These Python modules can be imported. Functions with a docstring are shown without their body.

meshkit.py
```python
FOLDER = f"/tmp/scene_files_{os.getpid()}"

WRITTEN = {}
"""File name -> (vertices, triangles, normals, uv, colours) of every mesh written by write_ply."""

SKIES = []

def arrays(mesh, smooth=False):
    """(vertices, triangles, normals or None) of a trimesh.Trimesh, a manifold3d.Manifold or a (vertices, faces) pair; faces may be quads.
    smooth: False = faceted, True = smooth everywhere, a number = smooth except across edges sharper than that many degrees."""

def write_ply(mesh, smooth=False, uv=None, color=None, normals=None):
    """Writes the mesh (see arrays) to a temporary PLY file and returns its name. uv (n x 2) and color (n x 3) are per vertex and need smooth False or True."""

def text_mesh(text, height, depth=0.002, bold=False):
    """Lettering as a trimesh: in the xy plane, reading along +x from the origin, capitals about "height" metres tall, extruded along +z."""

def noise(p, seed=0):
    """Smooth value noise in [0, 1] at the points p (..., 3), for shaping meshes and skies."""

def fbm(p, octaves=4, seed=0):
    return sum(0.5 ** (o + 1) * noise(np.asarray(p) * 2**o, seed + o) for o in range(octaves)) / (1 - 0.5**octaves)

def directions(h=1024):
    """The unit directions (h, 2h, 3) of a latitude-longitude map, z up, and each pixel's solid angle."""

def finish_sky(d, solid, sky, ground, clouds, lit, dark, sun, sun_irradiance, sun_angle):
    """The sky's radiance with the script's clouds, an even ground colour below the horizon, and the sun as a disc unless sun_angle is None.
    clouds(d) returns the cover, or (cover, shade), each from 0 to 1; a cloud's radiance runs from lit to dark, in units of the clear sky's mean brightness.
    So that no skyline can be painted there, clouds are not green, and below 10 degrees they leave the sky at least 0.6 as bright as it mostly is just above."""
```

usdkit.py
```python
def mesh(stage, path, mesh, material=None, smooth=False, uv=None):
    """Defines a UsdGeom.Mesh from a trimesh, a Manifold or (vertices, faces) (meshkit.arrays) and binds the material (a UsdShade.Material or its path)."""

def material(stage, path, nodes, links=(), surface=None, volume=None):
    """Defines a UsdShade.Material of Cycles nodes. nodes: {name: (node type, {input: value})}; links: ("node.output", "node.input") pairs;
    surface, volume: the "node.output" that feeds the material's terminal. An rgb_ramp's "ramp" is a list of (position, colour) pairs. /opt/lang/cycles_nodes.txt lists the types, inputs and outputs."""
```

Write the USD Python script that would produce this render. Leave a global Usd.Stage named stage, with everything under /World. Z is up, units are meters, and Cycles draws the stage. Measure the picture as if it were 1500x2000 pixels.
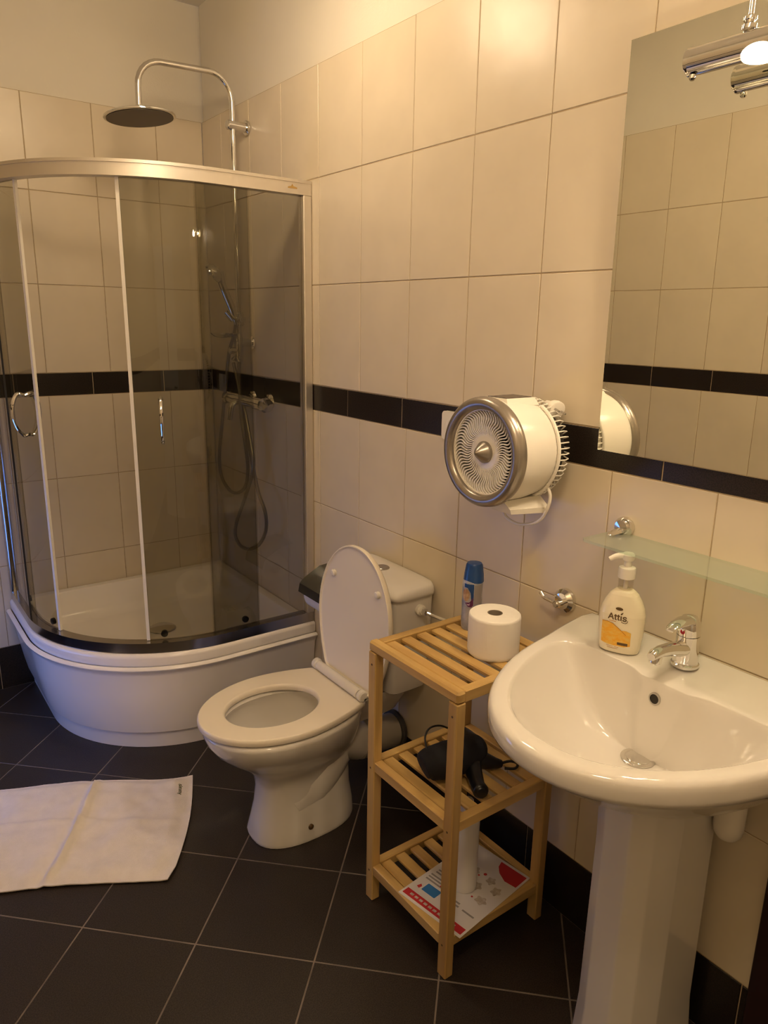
import math
import numpy as np
import trimesh
from shapely.geometry import Polygon, box as sbox
from shapely import affinity
import usdkit, meshkit
from pxr import Usd, UsdGeom, UsdLux, UsdShade, Gf, Sdf

stage = Usd.Stage.CreateInMemory()
UsdGeom.SetStageUpAxis(stage, 'Z'); UsdGeom.SetStageMetersPerUnit(stage, 1.0)
UsdGeom.Xform.Define(stage, '/World'); UsdGeom.Scope.Define(stage, '/World/Looks')
PI = math.pi
rng = np.random.default_rng(7)

# ------------------------------------------------------------------ camera, light, exposure
# world: right (tiled) wall is x = 0, back wall y = 0, floor z = 0; the room lies at x < 0, y < 0
EXPOSURE = 2.12
CEIL_W, MIRROR_W, SKY = 9.6, 58.0, (0.16, 0.34, 1.0)
SKY_STRENGTH = 0.26
cam = UsdGeom.Camera.Define(stage, '/World/camera')
Rr = np.array([[0.80765764, -0.58940603, 0.01701961], [-0.13616714, -0.2145168, -0.96718202], [0.5737139, 0.77883443, -0.25351387]])
M = Gf.Matrix4d(1)
for i, row in enumerate((Rr[0], -Rr[1], -Rr[2], (-1.35717, -3.17543, 1.52570))):
    for j in range(3):
        M[i, j] = float(row[j])
cam.AddTransformOp().Set(M)
cam.CreateHorizontalApertureAttr(36.0); cam.CreateVerticalApertureAttr(48.0)
cam.CreateFocalLengthAttr(36.0 * 1426.93 / 1500); cam.CreateClippingRangeAttr(Gf.Vec2f(0.02, 100))
cam.CreateExposureAttr(EXPOSURE)
dome = UsdLux.DomeLight.Define(stage, '/World/sky')
dome.CreateColorAttr(Gf.Vec3f(*SKY)); dome.CreateIntensityAttr(SKY_STRENGTH)
dome.GetPrim().SetCustomDataByKey('kind', 'structure')

# ------------------------------------------------------------------ materials
def mat(name, color, rough=0.4, metal=0.0, noise=0.0, scale=20.0, bump=0.0, bscale=60.0, rand=0.0, color2=None, coat=0.0, stretch=None, spec=0.5, sss=0.0, trans=0.0, detail=3.0, ior=1.5):
    n = {'p': ('principled_bsdf', {'base_color': color, 'roughness': rough, 'metallic': metal, 'specular_ior_level': spec, 'coat_weight': coat, 'transmission_weight': trans, 'ior': ior})}
    l = []
    if noise or bump or color2 is not None:
        n['tc'] = ('texture_coordinate', {})
        src = 'tc.object'
        if stretch:
            n['map'] = ('mapping', {'scale': stretch}); l.append(('tc.object', 'map.vector')); src = 'map.vector'
    out = None
    if color2 is not None or noise:
        c2 = color2 if color2 is not None else tuple(x * (1 - noise) for x in color)
        n['nz'] = ('noise_texture', {'scale': scale, 'detail': detail, 'roughness': 0.6}); l.append((src, 'nz.vector'))
        n['ra'] = ('rgb_ramp', {'ramp': [(0.36, c2), (0.64, color)]}); l.append(('nz.fac', 'ra.fac'))
        out = 'ra.color'
    if rand:
        n['oi'] = ('object_info', {})
        n['mr'] = ('map_range', {'to_min': 1 - rand, 'to_max': 1 + rand}); l.append(('oi.random', 'mr.value'))
        n['hs'] = ('hsv', {'color': color}); l.append(('mr.result', 'hs.value'))
        if out: l.append((out, 'hs.color'))
        out = 'hs.color'
    if out: l.append((out, 'p.base_color'))
    if bump:
        n['bn'] = ('noise_texture', {'scale': bscale, 'detail': 2.0}); l.append((src, 'bn.vector'))
        n['bu'] = ('bump', {'strength': 1.0, 'distance': bump}); l += [('bn.fac', 'bu.height'), ('bu.normal', 'p.normal')]
    return usdkit.material(stage, '/World/Looks/' + name, n, l, surface='p.BSDF')

def glass(name, tint, ior=1.45, rough=0.0, gl=(1, 1, 1)):
    return usdkit.material(stage, '/World/Looks/' + name, {
        't': ('transparent_bsdf', {'color': tint}), 'g': ('glossy_bsdf', {'color': gl, 'roughness': rough}),
        'f': ('fresnel', {'IOR': ior}), 'm': ('mix_closure', {}), 'ge': ('geometry', {}),
        'fr': ('math', {'math_type': 'subtract', 'value1': 1.0}), 'mu': ('math', {'math_type': 'multiply'})},
        [('ge.backfacing', 'fr.value2'), ('fr.value', 'mu.value1'), ('f.fac', 'mu.value2'), ('mu.value', 'm.fac'), ('t.BSDF', 'm.closure1'), ('g.BSDF', 'm.closure2')], surface='m.closure')

def emit(name, color, s):
    return usdkit.material(stage, '/World/Looks/' + name, {'e': ('emission', {'color': color, 'strength': s})}, [], surface='e.emission')

WARM = (1.0, 0.75, 0.48)
m = {}
m['tile'] = mat('cream_tile', (0.70, 0.615, 0.47), 0.32, noise=0.05, scale=5, bump=0.0016, bscale=9, rand=0.02, spec=0.4)
m['dark_tile'] = mat('dark_granite_tile', (0.022, 0.015, 0.012), 0.28, color2=(0.008, 0.006, 0.005), scale=330, rand=0.1, detail=1)
m['floor_tile'] = mat('dark_floor_tile', (0.034, 0.024, 0.019), 0.42, color2=(0.012, 0.009, 0.007), scale=330, rand=0.1, detail=1, bump=0.0002, bscale=400)
m['grout'] = mat('tan_grout', (0.50, 0.39, 0.25), 0.9, noise=0.2, scale=14)
m['floor_grout'] = mat('grey_grout', (0.24, 0.20, 0.17), 0.9, noise=0.4, scale=9)
m['paint'] = mat('white_paint', (0.73, 0.685, 0.585), 0.7, noise=0.03, scale=3, bump=0.0004, bscale=150)
m['ceramic'] = mat('white_ceramic', (0.74, 0.71, 0.66), 0.06, coat=0.3)
m['plastic'] = mat('white_plastic', (0.80, 0.76, 0.68), 0.25)
m['seat'] = mat('cream_seat_plastic', (0.86, 0.79, 0.67), 0.22)
m['acrylic'] = mat('white_acrylic', (0.90, 0.86, 0.82), 0.12)
m['chrome'] = mat('chrome', (0.78, 0.77, 0.75), 0.06, metal=1.0)
m['satin'] = mat('satin_aluminium', (0.76, 0.72, 0.66), 0.42, metal=1.0)
m['polish'] = mat('polished_aluminium', (0.50, 0.48, 0.46), 0.16, metal=1.0)
m['hose'] = mat('steel_hose', (0.34, 0.32, 0.29), 0.3, metal=1.0)
m['taupe'] = mat('taupe_metallic', (0.36, 0.32, 0.28), 0.3, metal=0.75)
m['black'] = mat('black_plastic', (0.006, 0.006, 0.008), 0.28)
m['rubber'] = mat('black_rubber', (0.012, 0.012, 0.012), 0.6)
m['navy'] = mat('black_fabric', (0.006, 0.006, 0.010), 0.85, bump=0.0006, bscale=300)
m['flap'] = mat('dark_chrome_flap', (0.13, 0.125, 0.105), 0.2, metal=0.8)
m['panel'] = mat('brown_control_panel', (0.055, 0.038, 0.03), 0.25)
m['bamboo'] = mat('bamboo_wood', (0.64, 0.43, 0.155), 0.38, color2=(0.49, 0.30, 0.098), scale=22, stretch=(1.0, 0.12, 1.0), rand=0.08)
m['bamboo_up'] = mat('bamboo_wood_upright', (0.59, 0.39, 0.14), 0.38, color2=(0.45, 0.27, 0.088), scale=26, stretch=(1.0, 1.0, 0.06), rand=0.08)
m['bamboo_x'] = mat('bamboo_wood_crosswise', (0.64, 0.43, 0.155), 0.38, color2=(0.49, 0.30, 0.098), scale=22, stretch=(0.12, 1.0, 1.0), rand=0.08)
m['towel'] = mat('white_terry', (0.90, 0.83, 0.77), 0.95, noise=0.05, scale=25, bump=0.0012, bscale=900, spec=0.1)
m['tissue'] = mat('tissue_paper', (0.84, 0.80, 0.73), 0.95, bump=0.0008, bscale=60, spec=0.15)
m['card'] = mat('grey_cardboard', (0.25, 0.21, 0.16), 0.9)
m['pipe'] = mat('grey_drain_plastic', (0.45, 0.42, 0.37), 0.45)
m['collar'] = mat('dark_grey_rubber', (0.06, 0.055, 0.05), 0.6)
m['nozzle'] = mat('dark_nozzle_plate', (0.16, 0.135, 0.10), 0.5, metal=0.4)
m['dark_void'] = mat('dark_hole', (0.02, 0.016, 0.012), 0.6)
m['soap'] = mat('cream_soap_bottle', (0.82, 0.75, 0.57), 0.2)
m['orange'] = mat('orange_print', (0.82, 0.40, 0.015), 0.3, color2=(0.80, 0.52, 0.10), scale=75, stretch=(1, 1, 2.2))
m['brown_print'] = mat('brown_print', (0.10, 0.055, 0.015), 0.35)
m['ochre_print'] = mat('ochre_print', (0.55, 0.22, 0.01), 0.35)
m['clear'] = glass('clear_plastic', (0.90, 0.88, 0.84), 1.4, 0.05)
m['blue'] = mat('blue_cap', (0.012, 0.065, 0.24), 0.25)
m['can'] = mat('pale_blue_can', (0.50, 0.50, 0.54), 0.3, metal=0.25, color2=(0.27, 0.30, 0.40), scale=35)
m['can_grey'] = mat('grey_print', (0.30, 0.28, 0.29), 0.4)
m['purple'] = mat('purple_print', (0.10, 0.015, 0.09), 0.35)
m['lilac'] = mat('lilac_print', (0.50, 0.36, 0.50), 0.35)
m['beige_print'] = mat('beige_print', (0.55, 0.40, 0.24), 0.4, color2=(0.28, 0.13, 0.05), scale=70)
m['paper'] = mat('white_paper', (0.72, 0.70, 0.70), 0.6)
m['red_print'] = mat('red_print', (0.50, 0.022, 0.03), 0.5)
m['blue_print'] = mat('blue_print', (0.04, 0.20, 0.52), 0.5)
m['grey_ink'] = mat('grey_ink', (0.30, 0.28, 0.28), 0.6)
m['tan_print'] = mat('tan_print', (0.42, 0.36, 0.30), 0.6, color2=(0.58, 0.54, 0.50), scale=90)
m['green_thread'] = mat('green_thread', (0.09, 0.10, 0.03), 0.9)
m['gold_print'] = mat('gold_print', (0.45, 0.28, 0.08), 0.4)
m['dark_wood'] = mat('maroon_dark_wood', (0.020, 0.006, 0.006), 0.4, noise=0.3, scale=6, stretch=(6, 6, 0.5))
m['door_paint'] = mat('white_door_paint', (0.80, 0.78, 0.74), 0.3)
m['shower_glass'] = glass('grey_tinted_glass', (0.74, 0.73, 0.675), 1.55)
m['shelf_glass'] = usdkit.material(stage, '/World/Looks/frosted_glass', {
    't': ('transparent_bsdf', {'color': (0.90, 0.94, 0.89)}), 'd': ('diffuse_bsdf', {'color': (0.74, 0.80, 0.68)}), 'tr': ('translucent_bsdf', {'color': (0.6, 0.72, 0.62)}),
    'g': ('glossy_bsdf', {'color': (1, 1, 1), 'roughness': 0.25}), 'f': ('fresnel', {'IOR': 1.4}), 'ge': ('geometry', {}), 'fr': ('math', {'math_type': 'subtract', 'value1': 1.0}), 'mu': ('math', {'math_type': 'multiply'}), 'md': ('mix_closure', {'fac': 0.5}), 'm1': ('mix_closure', {'fac': 0.2}), 'm': ('mix_closure', {})},
    [('d.BSDF', 'md.closure1'), ('tr.BSDF', 'md.closure2'), ('t.BSDF', 'm1.closure1'), ('md.closure', 'm1.closure2'), ('m1.closure', 'm.closure1'), ('g.BSDF', 'm.closure2'), ('ge.backfacing', 'fr.value2'), ('fr.value', 'mu.value1'), ('f.fac', 'mu.value2'), ('mu.value', 'm.fac')], surface='m.closure')
m['mirror'] = usdkit.material(stage, '/World/Looks/mirror_silver', {'g': ('glossy_bsdf', {'color': (0.90, 0.91, 0.83), 'roughness': 0.0})}, [], surface='g.BSDF')
m['pane'] = glass('window_pane', (0.95, 0.97, 1.0), 1.45)
m['bulb'] = emit('warm_bulb', WARM, CEIL_W)
m['halogen'] = emit('halogen_bulb', (1.0, 0.76, 0.50), MIRROR_W)

# ------------------------------------------------------------------ helpers
ORIGIN = {}
USED = {}
def numbered(parent, name):
    k = parent + '/' + name
    n = USED.get(k, 0); USED[k] = n + 1
    return k if n == 0 else f'{k}_{n:03d}'
def tag(prim, label=None, cat=None, group=None, kind=None):
    for k, v in (('label', label), ('category', cat), ('group', group), ('kind', kind)):
        if v: prim.SetCustomDataByKey(k, v)
def thing(name, label, cat, loc=(0, 0, 0), group=None, kind=None):
    p = numbered('/World', name)
    x = UsdGeom.Xform.Define(stage, p); x.AddTranslateOp().Set(Gf.Vec3d(*map(float, loc)))
    ORIGIN[p] = np.array(loc, float); tag(x.GetPrim(), label, cat, group, kind)
    return p
def obj(name, mesh, material, parent, smooth=35, label=None, kind=None):
    """One mesh (given in world coordinates) under a thing or part."""
    p = numbered(parent, name)
    o = ORIGIN[parent]
    if isinstance(mesh, (list, tuple)) and not isinstance(mesh[0], np.ndarray):
        mesh = trimesh.util.concatenate(mesh)
    if isinstance(mesh, tuple): mesh = trimesh.Trimesh(mesh[0], mesh[1], process=False)
    mesh = mesh.copy(); mesh.apply_translation(-o)
    g = usdkit.mesh(stage, p, mesh, m[material], smooth=smooth)
    ORIGIN[p] = o; tag(g.GetPrim(), label, kind=kind)
    return p
def solo(name, mesh, material, label, cat, loc=(0, 0, 0), smooth=35, group=None, kind=None):
    """A thing that is one mesh at top level."""
    p = numbered('/World', name)
    if isinstance(mesh, list): mesh = trimesh.util.concatenate(mesh)
    mesh = mesh.copy(); mesh.apply_translation(-np.array(loc, float))
    g = usdkit.mesh(stage, p, mesh, m[material], smooth=smooth)
    if any(loc): g.AddTranslateOp().Set(Gf.Vec3d(*map(float, loc)))
    ORIGIN[p] = np.array(loc, float); tag(g.GetPrim(), label, cat, group, kind)
    return p

def hull(pts): return trimesh.convex.convex_hull(np.asarray(pts, float))
def bx(x0, x1, y0, y1, z0, z1, b=0.0):
    c = np.array([(x0 + x1) / 2, (y0 + y1) / 2, (z0 + z1) / 2]); h = np.abs(np.array([x1 - x0, y1 - y0, z1 - z0])) / 2
    if b <= 0:
        t = trimesh.creation.box(2 * h); t.apply_translation(c); return t
    b = min(b, 0.49 * h.min() * 2)
    pts = []
    for s in np.ndindex(2, 2, 2):
        s = np.array(s) * 2 - 1
        for a in range(3):
            q = h - b; q[a] = h[a]; pts.append(c + s * q)
    return hull(pts)
def loft(rings, cap0=True, cap1=True, closed=True):
    rings = [np.asarray(r, float) for r in rings]; n = len(rings[0]); k = len(rings)
    v = np.vstack(rings); f = []
    for i in range(k - 1):
        for j in range(n if closed else n - 1):
            a, b_, c, d = i * n + j, i * n + (j + 1) % n, (i + 1) * n + (j + 1) % n, (i + 1) * n + j
            f += [(a, b_, c), (a, c, d)]
    extra = []
    for on, base, rev in ((cap0, 0, True), (cap1, (k - 1) * n, False)):
        if on:
            ci = len(v) + len(extra); extra.append(rings[0 if base == 0 else -1].mean(0))
            for j in range(n):
                t = (base + j, base + (j + 1) % n, ci); f.append(t[::-1] if rev else t)
    if extra: v = np.vstack([v, extra])
    t = trimesh.Trimesh(v, f, process=False); t.merge_vertices()
    if t.is_watertight and t.volume < 0: t.invert()
    return t
def frame_of(n):
    n = np.asarray(n, float); n = n / np.linalg.norm(n)
    a = np.cross(n, (0, 0, 1) if abs(n[2]) < 0.95 else (0, 1, 0)); a /= np.linalg.norm(a)
    return a, np.cross(n, a), n
def circ(c, r, n=24, axis=(0, 0, 1)):
    a, b_, _ = frame_of(axis); t = np.arange(n) * 2 * PI / n
    return np.asarray(c, float) + r * (np.cos(t)[:, None] * a + np.sin(t)[:, None] * b_)
def lathe(profile, c=(0, 0, 0), axis=(0, 0, 1), n=32, cap=True):
    """profile: (radius, distance along the axis from c)."""
    ax = np.asarray(axis, float) / np.linalg.norm(axis)
    rings = [circ(np.asarray(c) + ax * h, max(r, 1e-5), n, ax) for r, h in profile]
    return loft(rings, cap, cap)
def cyl(p0, p1, r, n=20, ch=0.0):
    p0, p1 = np.array(p0, float), np.array(p1, float); L = np.linalg.norm(p1 - p0)
    pr = [(r, 0), (r, L)] if not ch else [(r - ch, 0), (r, ch), (r, L - ch), (r - ch, L)]
    return lathe(pr, p0, p1 - p0, n)
def spline(pts, per=8, closed=False):
    p = np.asarray(pts, float); out = []
    q = np.vstack([p[-1], p, p[0], p[1]]) if closed else np.vstack([2 * p[0] - p[1], p, 2 * p[-1] - p[-2]])
    for i in range(1, len(q) - 2):
        for t in np.arange(per) / per:
            a, b_, c, d = q[i - 1:i + 3]
            out.append(0.5 * (2 * b_ + (c - a) * t + (2 * a - 5 * b_ + 4 * c - d) * t * t + (3 * b_ - a - 3 * c + d) * t ** 3))
    if not closed: out.append(p[-1])
    return np.array(out)
def tube(pts, r, n=12, closed=False):
    p = np.asarray(pts, float); r = np.broadcast_to(r, len(p))
    t = np.roll(p, -1, 0) - np.roll(p, 1, 0) if closed else np.gradient(p, axis=0)
    t /= np.linalg.norm(t, axis=1, keepdims=True)
    a = frame_of(t[0])[0]; rings = []
    ang = np.arange(n) * 2 * PI / n
    for i in range(len(p)):
        a = a - t[i] * (a @ t[i]); a /= np.linalg.norm(a); b_ = np.cross(t[i], a)
        rings.append(p[i] + r[i] * (np.cos(ang)[:, None] * a + np.sin(ang)[:, None] * b_))
    if closed: rings.append(rings[0])
    return loft(rings, not closed, not closed)
def arc_path(pts, rad, per=7):
    """Polyline with rounded corners."""
    p = np.asarray(pts, float); out = [p[0]]
    for i in range(1, len(p) - 1):
        u, w = p[i - 1] - p[i], p[i + 1] - p[i]; u /= np.linalg.norm(u); w /= np.linalg.norm(w)
        th = math.acos(np.clip(u @ w, -1, 1)); d = rad / math.tan(th / 2)
        bis = (u + w) / np.linalg.norm(u + w); cc = p[i] + bis * rad / math.sin(th / 2)
        s, e = p[i] + u * d - cc, p[i] + w * d - cc; om = math.acos(np.clip(s @ e / rad ** 2, -1, 1))
        for k in range(per + 1):
            q = k / per; out.append(cc + (math.sin((1 - q) * om) * s + math.sin(q * om) * e) / math.sin(om))
    out.append(p[-1]); return np.array(out)
def extr(poly, z0, z1):
    t = trimesh.creation.extrude_polygon(poly, z1 - z0, engine='earcut'); t.apply_translation((0, 0, z0)); return t
def place(mesh, o, u, v, n):
    """Local xyz to the axes u, v, n at o."""
    T = np.eye(4); T[:3, 0], T[:3, 1], T[:3, 2], T[:3, 3] = u, v, n, o
    mesh = mesh.copy(); mesh.apply_transform(T); return mesh
def rrect(w, h, r, n=5):
    return np.array(sbox(-w / 2 + r, -h / 2 + r, w / 2 - r, h / 2 - r).buffer(r, quad_segs=n).exterior.coords)[:-1]

def tile_mesh(poly, o, u, v, n, chamfer=0.0012, deep=0.006, jitter=True):
    """One tile: convex polygon in (u, v); face towards n, chamfered edge, skirt down to -deep."""
    pts = np.array(Polygon(poly).normalize().exterior.coords)[:-1]
    if Polygon(pts).exterior.is_ccw is False: pts = pts[::-1]
    inner = np.array(Polygon(pts).buffer(-chamfer, join_style='mitre').exterior.coords)[:-1]
    if Polygon(inner).exterior.is_ccw is False: inner = inner[::-1]
    if len(inner) != len(pts):
        inner = pts + (pts.mean(0) - pts) * 0.02
    else:
        k = np.argmin(np.linalg.norm(inner - pts[0], axis=1)); inner = np.roll(inner, -k, axis=0)
    c = pts.mean(0); tx, ty, dz = (rng.normal(0, 0.0009, 2).tolist() + [rng.uniform(-0.0003, 0.0001)]) if jitter else (0, 0, 0)
    zz = lambda q, b: b + dz + tx * (q[:, 0] - c[0]) + ty * (q[:, 1] - c[1])
    top = np.c_[inner, zz(inner, 0)]; mid = np.c_[pts, zz(pts, -chamfer)]; low = np.c_[pts, np.full(len(pts), -deep)]
    k = len(pts); V = np.vstack([top, mid, low]); F = [(0, i, i + 1) for i in range(1, k - 1)]
    for a in (0, k):
        for i in range(k):
            j = (i + 1) % k; F += [(a + i, a + k + i, a + k + j), (a + i, a + k + j, a + j)]
    W = np.asarray(o, float) + V[:, :1] * u + V[:, 1:2] * v + V[:, 2:] * n
    return trimesh.Trimesh(W, F, process=False)

# ------------------------------------------------------------------ room shell
LX, FY, H = -1.70, -4.10, 2.74          # left wall, front wall, ceiling
TOPT = 2.3123
ROWS = [(0.1845, 0.5325), (0.5325, 0.8702), (0.8702, 1.2091), (1.3000, 1.6388), (1.6388, 1.9777), (1.9777, TOPT)]
BAND = (1.2091, 1.3000)
BASE = (0.0, 0.1845)
J = 0.0028                                # joint width
X, Y, Z = np.eye(3)
WIN = (-0.95, -0.22, 0.20, 0.88)           # unseen window in the left wall: y0 y1 z0 z1
def wall(name, label, o, u, n, length, first, band_first, base_first, plaster, grout, hole=None, side=''):
    w = numbered('/World', name)
    g = usdkit.mesh(stage, w, trimesh.util.concatenate(plaster), m['paint'], smooth=False)
    ORIGIN[w] = np.zeros(3); tag(g.GetPrim(), label, 'wall', kind='structure')
    obj('grout', grout, 'grout', w, smooth=False)
    def row(parent, nm, mt, z0, z1, start, pitch):
        a = start - math.ceil(start / pitch) * pitch
        while a < length:
            s0, s1 = max(a, 0) + J / 2, min(a + pitch, length) - J / 2
            a += pitch
            if s1 - s0 < 0.004: continue
            poly = sbox(s0, z0 + J / 2, s1, z1 - J / 2)
            if hole is not None: poly = poly.difference(sbox(*hole))
            for q in getattr(poly, 'geoms', [poly]):
                if q.is_empty or q.area < 1e-4: continue
                if len(q.exterior.coords) > 5: q = q.convex_hull if hole is None else q
                if len(q.exterior.coords) == 5:
                    obj(nm, tile_mesh(list(q.exterior.coords)[:-1], o, u, Z, n), mt, parent, smooth=False)
                else:
                    obj(nm, place(extr(q, -0.006, 0.0), o, u, Z, n), mt, parent, smooth=False)
    for z0, z1 in ROWS: row(w, 'tile', 'tile', z0, z1, first, 0.25)
    row(w, 'border_tile', 'dark_tile', *BAND, band_first, 0.299)
    return w, row
TH = 0.12
G0, G1 = 0.0018, 0.0085
# right wall: u runs from the corner towards the camera
L = -FY
wall('wall_right', 'right wall with cream tiles, a dark border band and white paint above', (0, 0, 0), -Y, -X, L, 0.1871, 0.218, 0.0,
     [bx(G1, TH, FY, 0.0, 0, H)], bx(G0, G1, FY, 0, 0.0, TOPT))
wall('wall_back', 'back wall behind the shower with cream tiles and a dark border', (LX, 0, 0), X, -Y, -LX, 0.002, -0.523 - LX - 0.299 * 4, 0.0,
     [bx(LX - TH, TH, G1, TH, 0, H)], bx(LX, 0, G0, G1, 0.0, TOPT))
y0, y1, z0, z1 = WIN
wall('wall_left', 'left wall, seen only in the mirror, cream tiles with dark border', (LX, FY, 0), Y, X, L, (-1.131 - FY) % 0.25, (-1.124 - FY) % 0.299, 0.0,
     [bx(LX - TH, LX - G1, FY, y0, 0, H), bx(LX - TH, LX - G1, y1, 0.0, 0, H), bx(LX - TH, LX - G1, y0, y1, 0, z0), bx(LX - TH, LX - G1, y0, y1, z1, H)],
     [bx(LX - G1, LX - G0, FY, y0, 0, TOPT), bx(LX - G1, LX - G0, y1, 0, 0, TOPT), bx(LX - G1, LX - G0, y0, y1, 0, z0), bx(LX - G1, LX - G0, y0, y1, z1, TOPT)],
     hole=(y0 - FY, z0, y1 - FY, z1))
wall('wall_front', 'front wall behind the camera with cream tiles', (0, FY, 0), -X, Y, -LX, 0.1, 0.1, 0.0,
     [bx(LX - TH, TH, FY - TH, FY - G1, 0, H)], bx(LX, 0, FY - G1, FY - G0, 0, TOPT))
solo('ceiling', bx(LX - TH, TH, FY - TH, TH, H, H + 0.1), 'paint', 'plain white ceiling', 'ceiling', kind='structure', smooth=False)

def baseboard(name, label, o, u, n, length, start, pitch=0.3045):
    w = thing(name, label, 'skirting', kind='structure')
    a = start - math.ceil(start / pitch) * pitch
    while a < length:
        s0, s1 = max(a, 0) + J / 2, min(a + pitch, length) - J / 2
        a += pitch
        if s1 - s0 > 0.004:
            obj('skirting_tile', tile_mesh(list(sbox(s0, 0.001, s1, BASE[1] - J / 2).exterior.coords)[:-1], o, u, Z, n), 'dark_tile', w, smooth=False)
baseboard('baseboard_right', 'dark tile skirting along the right wall', (-0.0008, 0, 0), -Y, -X, 2.65, 2.0255 % 0.3045)
baseboard('baseboard_back', 'dark tile skirting along the back wall', (LX, -0.0008, 0), X, -Y, -LX, 0.1)
baseboard('baseboard_left', 'dark tile skirting along the left wall', (LX + 0.0008, FY, 0), Y, X, L, 0.1)

# floor: dark square tiles laid at 45 degrees
fl = solo('floor', bx(LX - TH, TH, FY - TH, TH, -0.1, -0.0010), 'floor_grout', 'floor of dark brown tiles laid diagonally with thin grey joints', 'floor', kind='structure', smooth=False)
P0, FS, TA = np.array([-1.0501, -1.4803]), 0.30636, -PI / 4
room = sbox(LX, FY, 0, 0)
ea, eb = np.array([math.cos(TA), math.sin(TA)]), np.array([-math.sin(TA), math.cos(TA)])
for i in range(-14, 16):
    for j in range(-14, 16):
        c = P0 + (i * ea + j * eb) * FS
        q = Polygon([c + FS * (s * ea + t * eb) + 0.0021 * ((1 - 2 * s) * ea + (1 - 2 * t) * eb) for s, t in ((0, 0), (1, 0), (1, 1), (0, 1))]).intersection(room)
        if q.area > 2e-4 and q.geom_type == 'Polygon':
            obj('floor_tile', tile_mesh(list(q.simplify(1e-5).exterior.coords)[:-1], (0, 0, 0), X, Y, Z, chamfer=0.0006, deep=0.003, jitter=True), 'floor_tile', fl, smooth=False)

# window in the left wall (out of view, placed to give the blue sheen by the shower)
w = thing('window_1', 'unseen low white-framed window in the left wall, placed to light the shower corner', 'window', (LX, (y0 + y1) / 2, z0), kind='structure')
fr = 0.045
obj('window_frame', [bx(LX - 0.09, LX - 0.03, y0, y1, z0, z0 + fr), bx(LX - 0.09, LX - 0.03, y0, y1, z1 - fr, z1), bx(LX - 0.09, LX - 0.03, y0, y0 + fr, z0 + fr, z1 - fr), bx(LX - 0.09, LX - 0.03, y1 - fr, y1, z0 + fr, z1 - fr)], 'door_paint', w, smooth=False)
obj('pane', bx(LX - 0.062, LX - 0.058, y0 + fr, y1 - fr, z0 + fr, z1 - fr), 'pane', w, smooth=False)
# white door in the front wall (mirrored in the shower glass)
dx0, dx1 = -1.62, -0.80
w = thing('door_1', 'white panelled door in the front wall, behind the camera', 'door', ((dx0 + dx1) / 2, FY, 0), kind='structure')
obj('leaf', bx(dx0, dx1, FY + 0.001, FY + 0.035, 0.004, 2.02, 0.002), 'door_paint', w, smooth=False)
for zz0, zz1 in ((0.15, 0.85), (1.0, 1.9)):
    obj('door_panel', bx(dx0 + 0.13, dx1 - 0.13, FY + 0.033, FY + 0.044, zz0, zz1, 0.006), 'door_paint', w, smooth=False)
hd = obj('door_handle', [cyl((dx1 - 0.06, FY + 0.035, 1.02), (dx1 - 0.06, FY + 0.08, 1.02), 0.009), cyl((dx1 - 0.06, FY + 0.08, 1.02), (dx1 - 0.18, FY + 0.08, 1.02), 0.009)], 'chrome', w)
# dark wooden casing low on the right wall, right of the basin pedestal
solo('trim_1', bx(-0.014, -0.0005, -2.95, -2.652, 0.0, 0.79, 0.002), 'dark_wood', 'dark maroon wooden casing board on the right wall beside the basin', 'trim', kind='structure', smooth=False)

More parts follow.
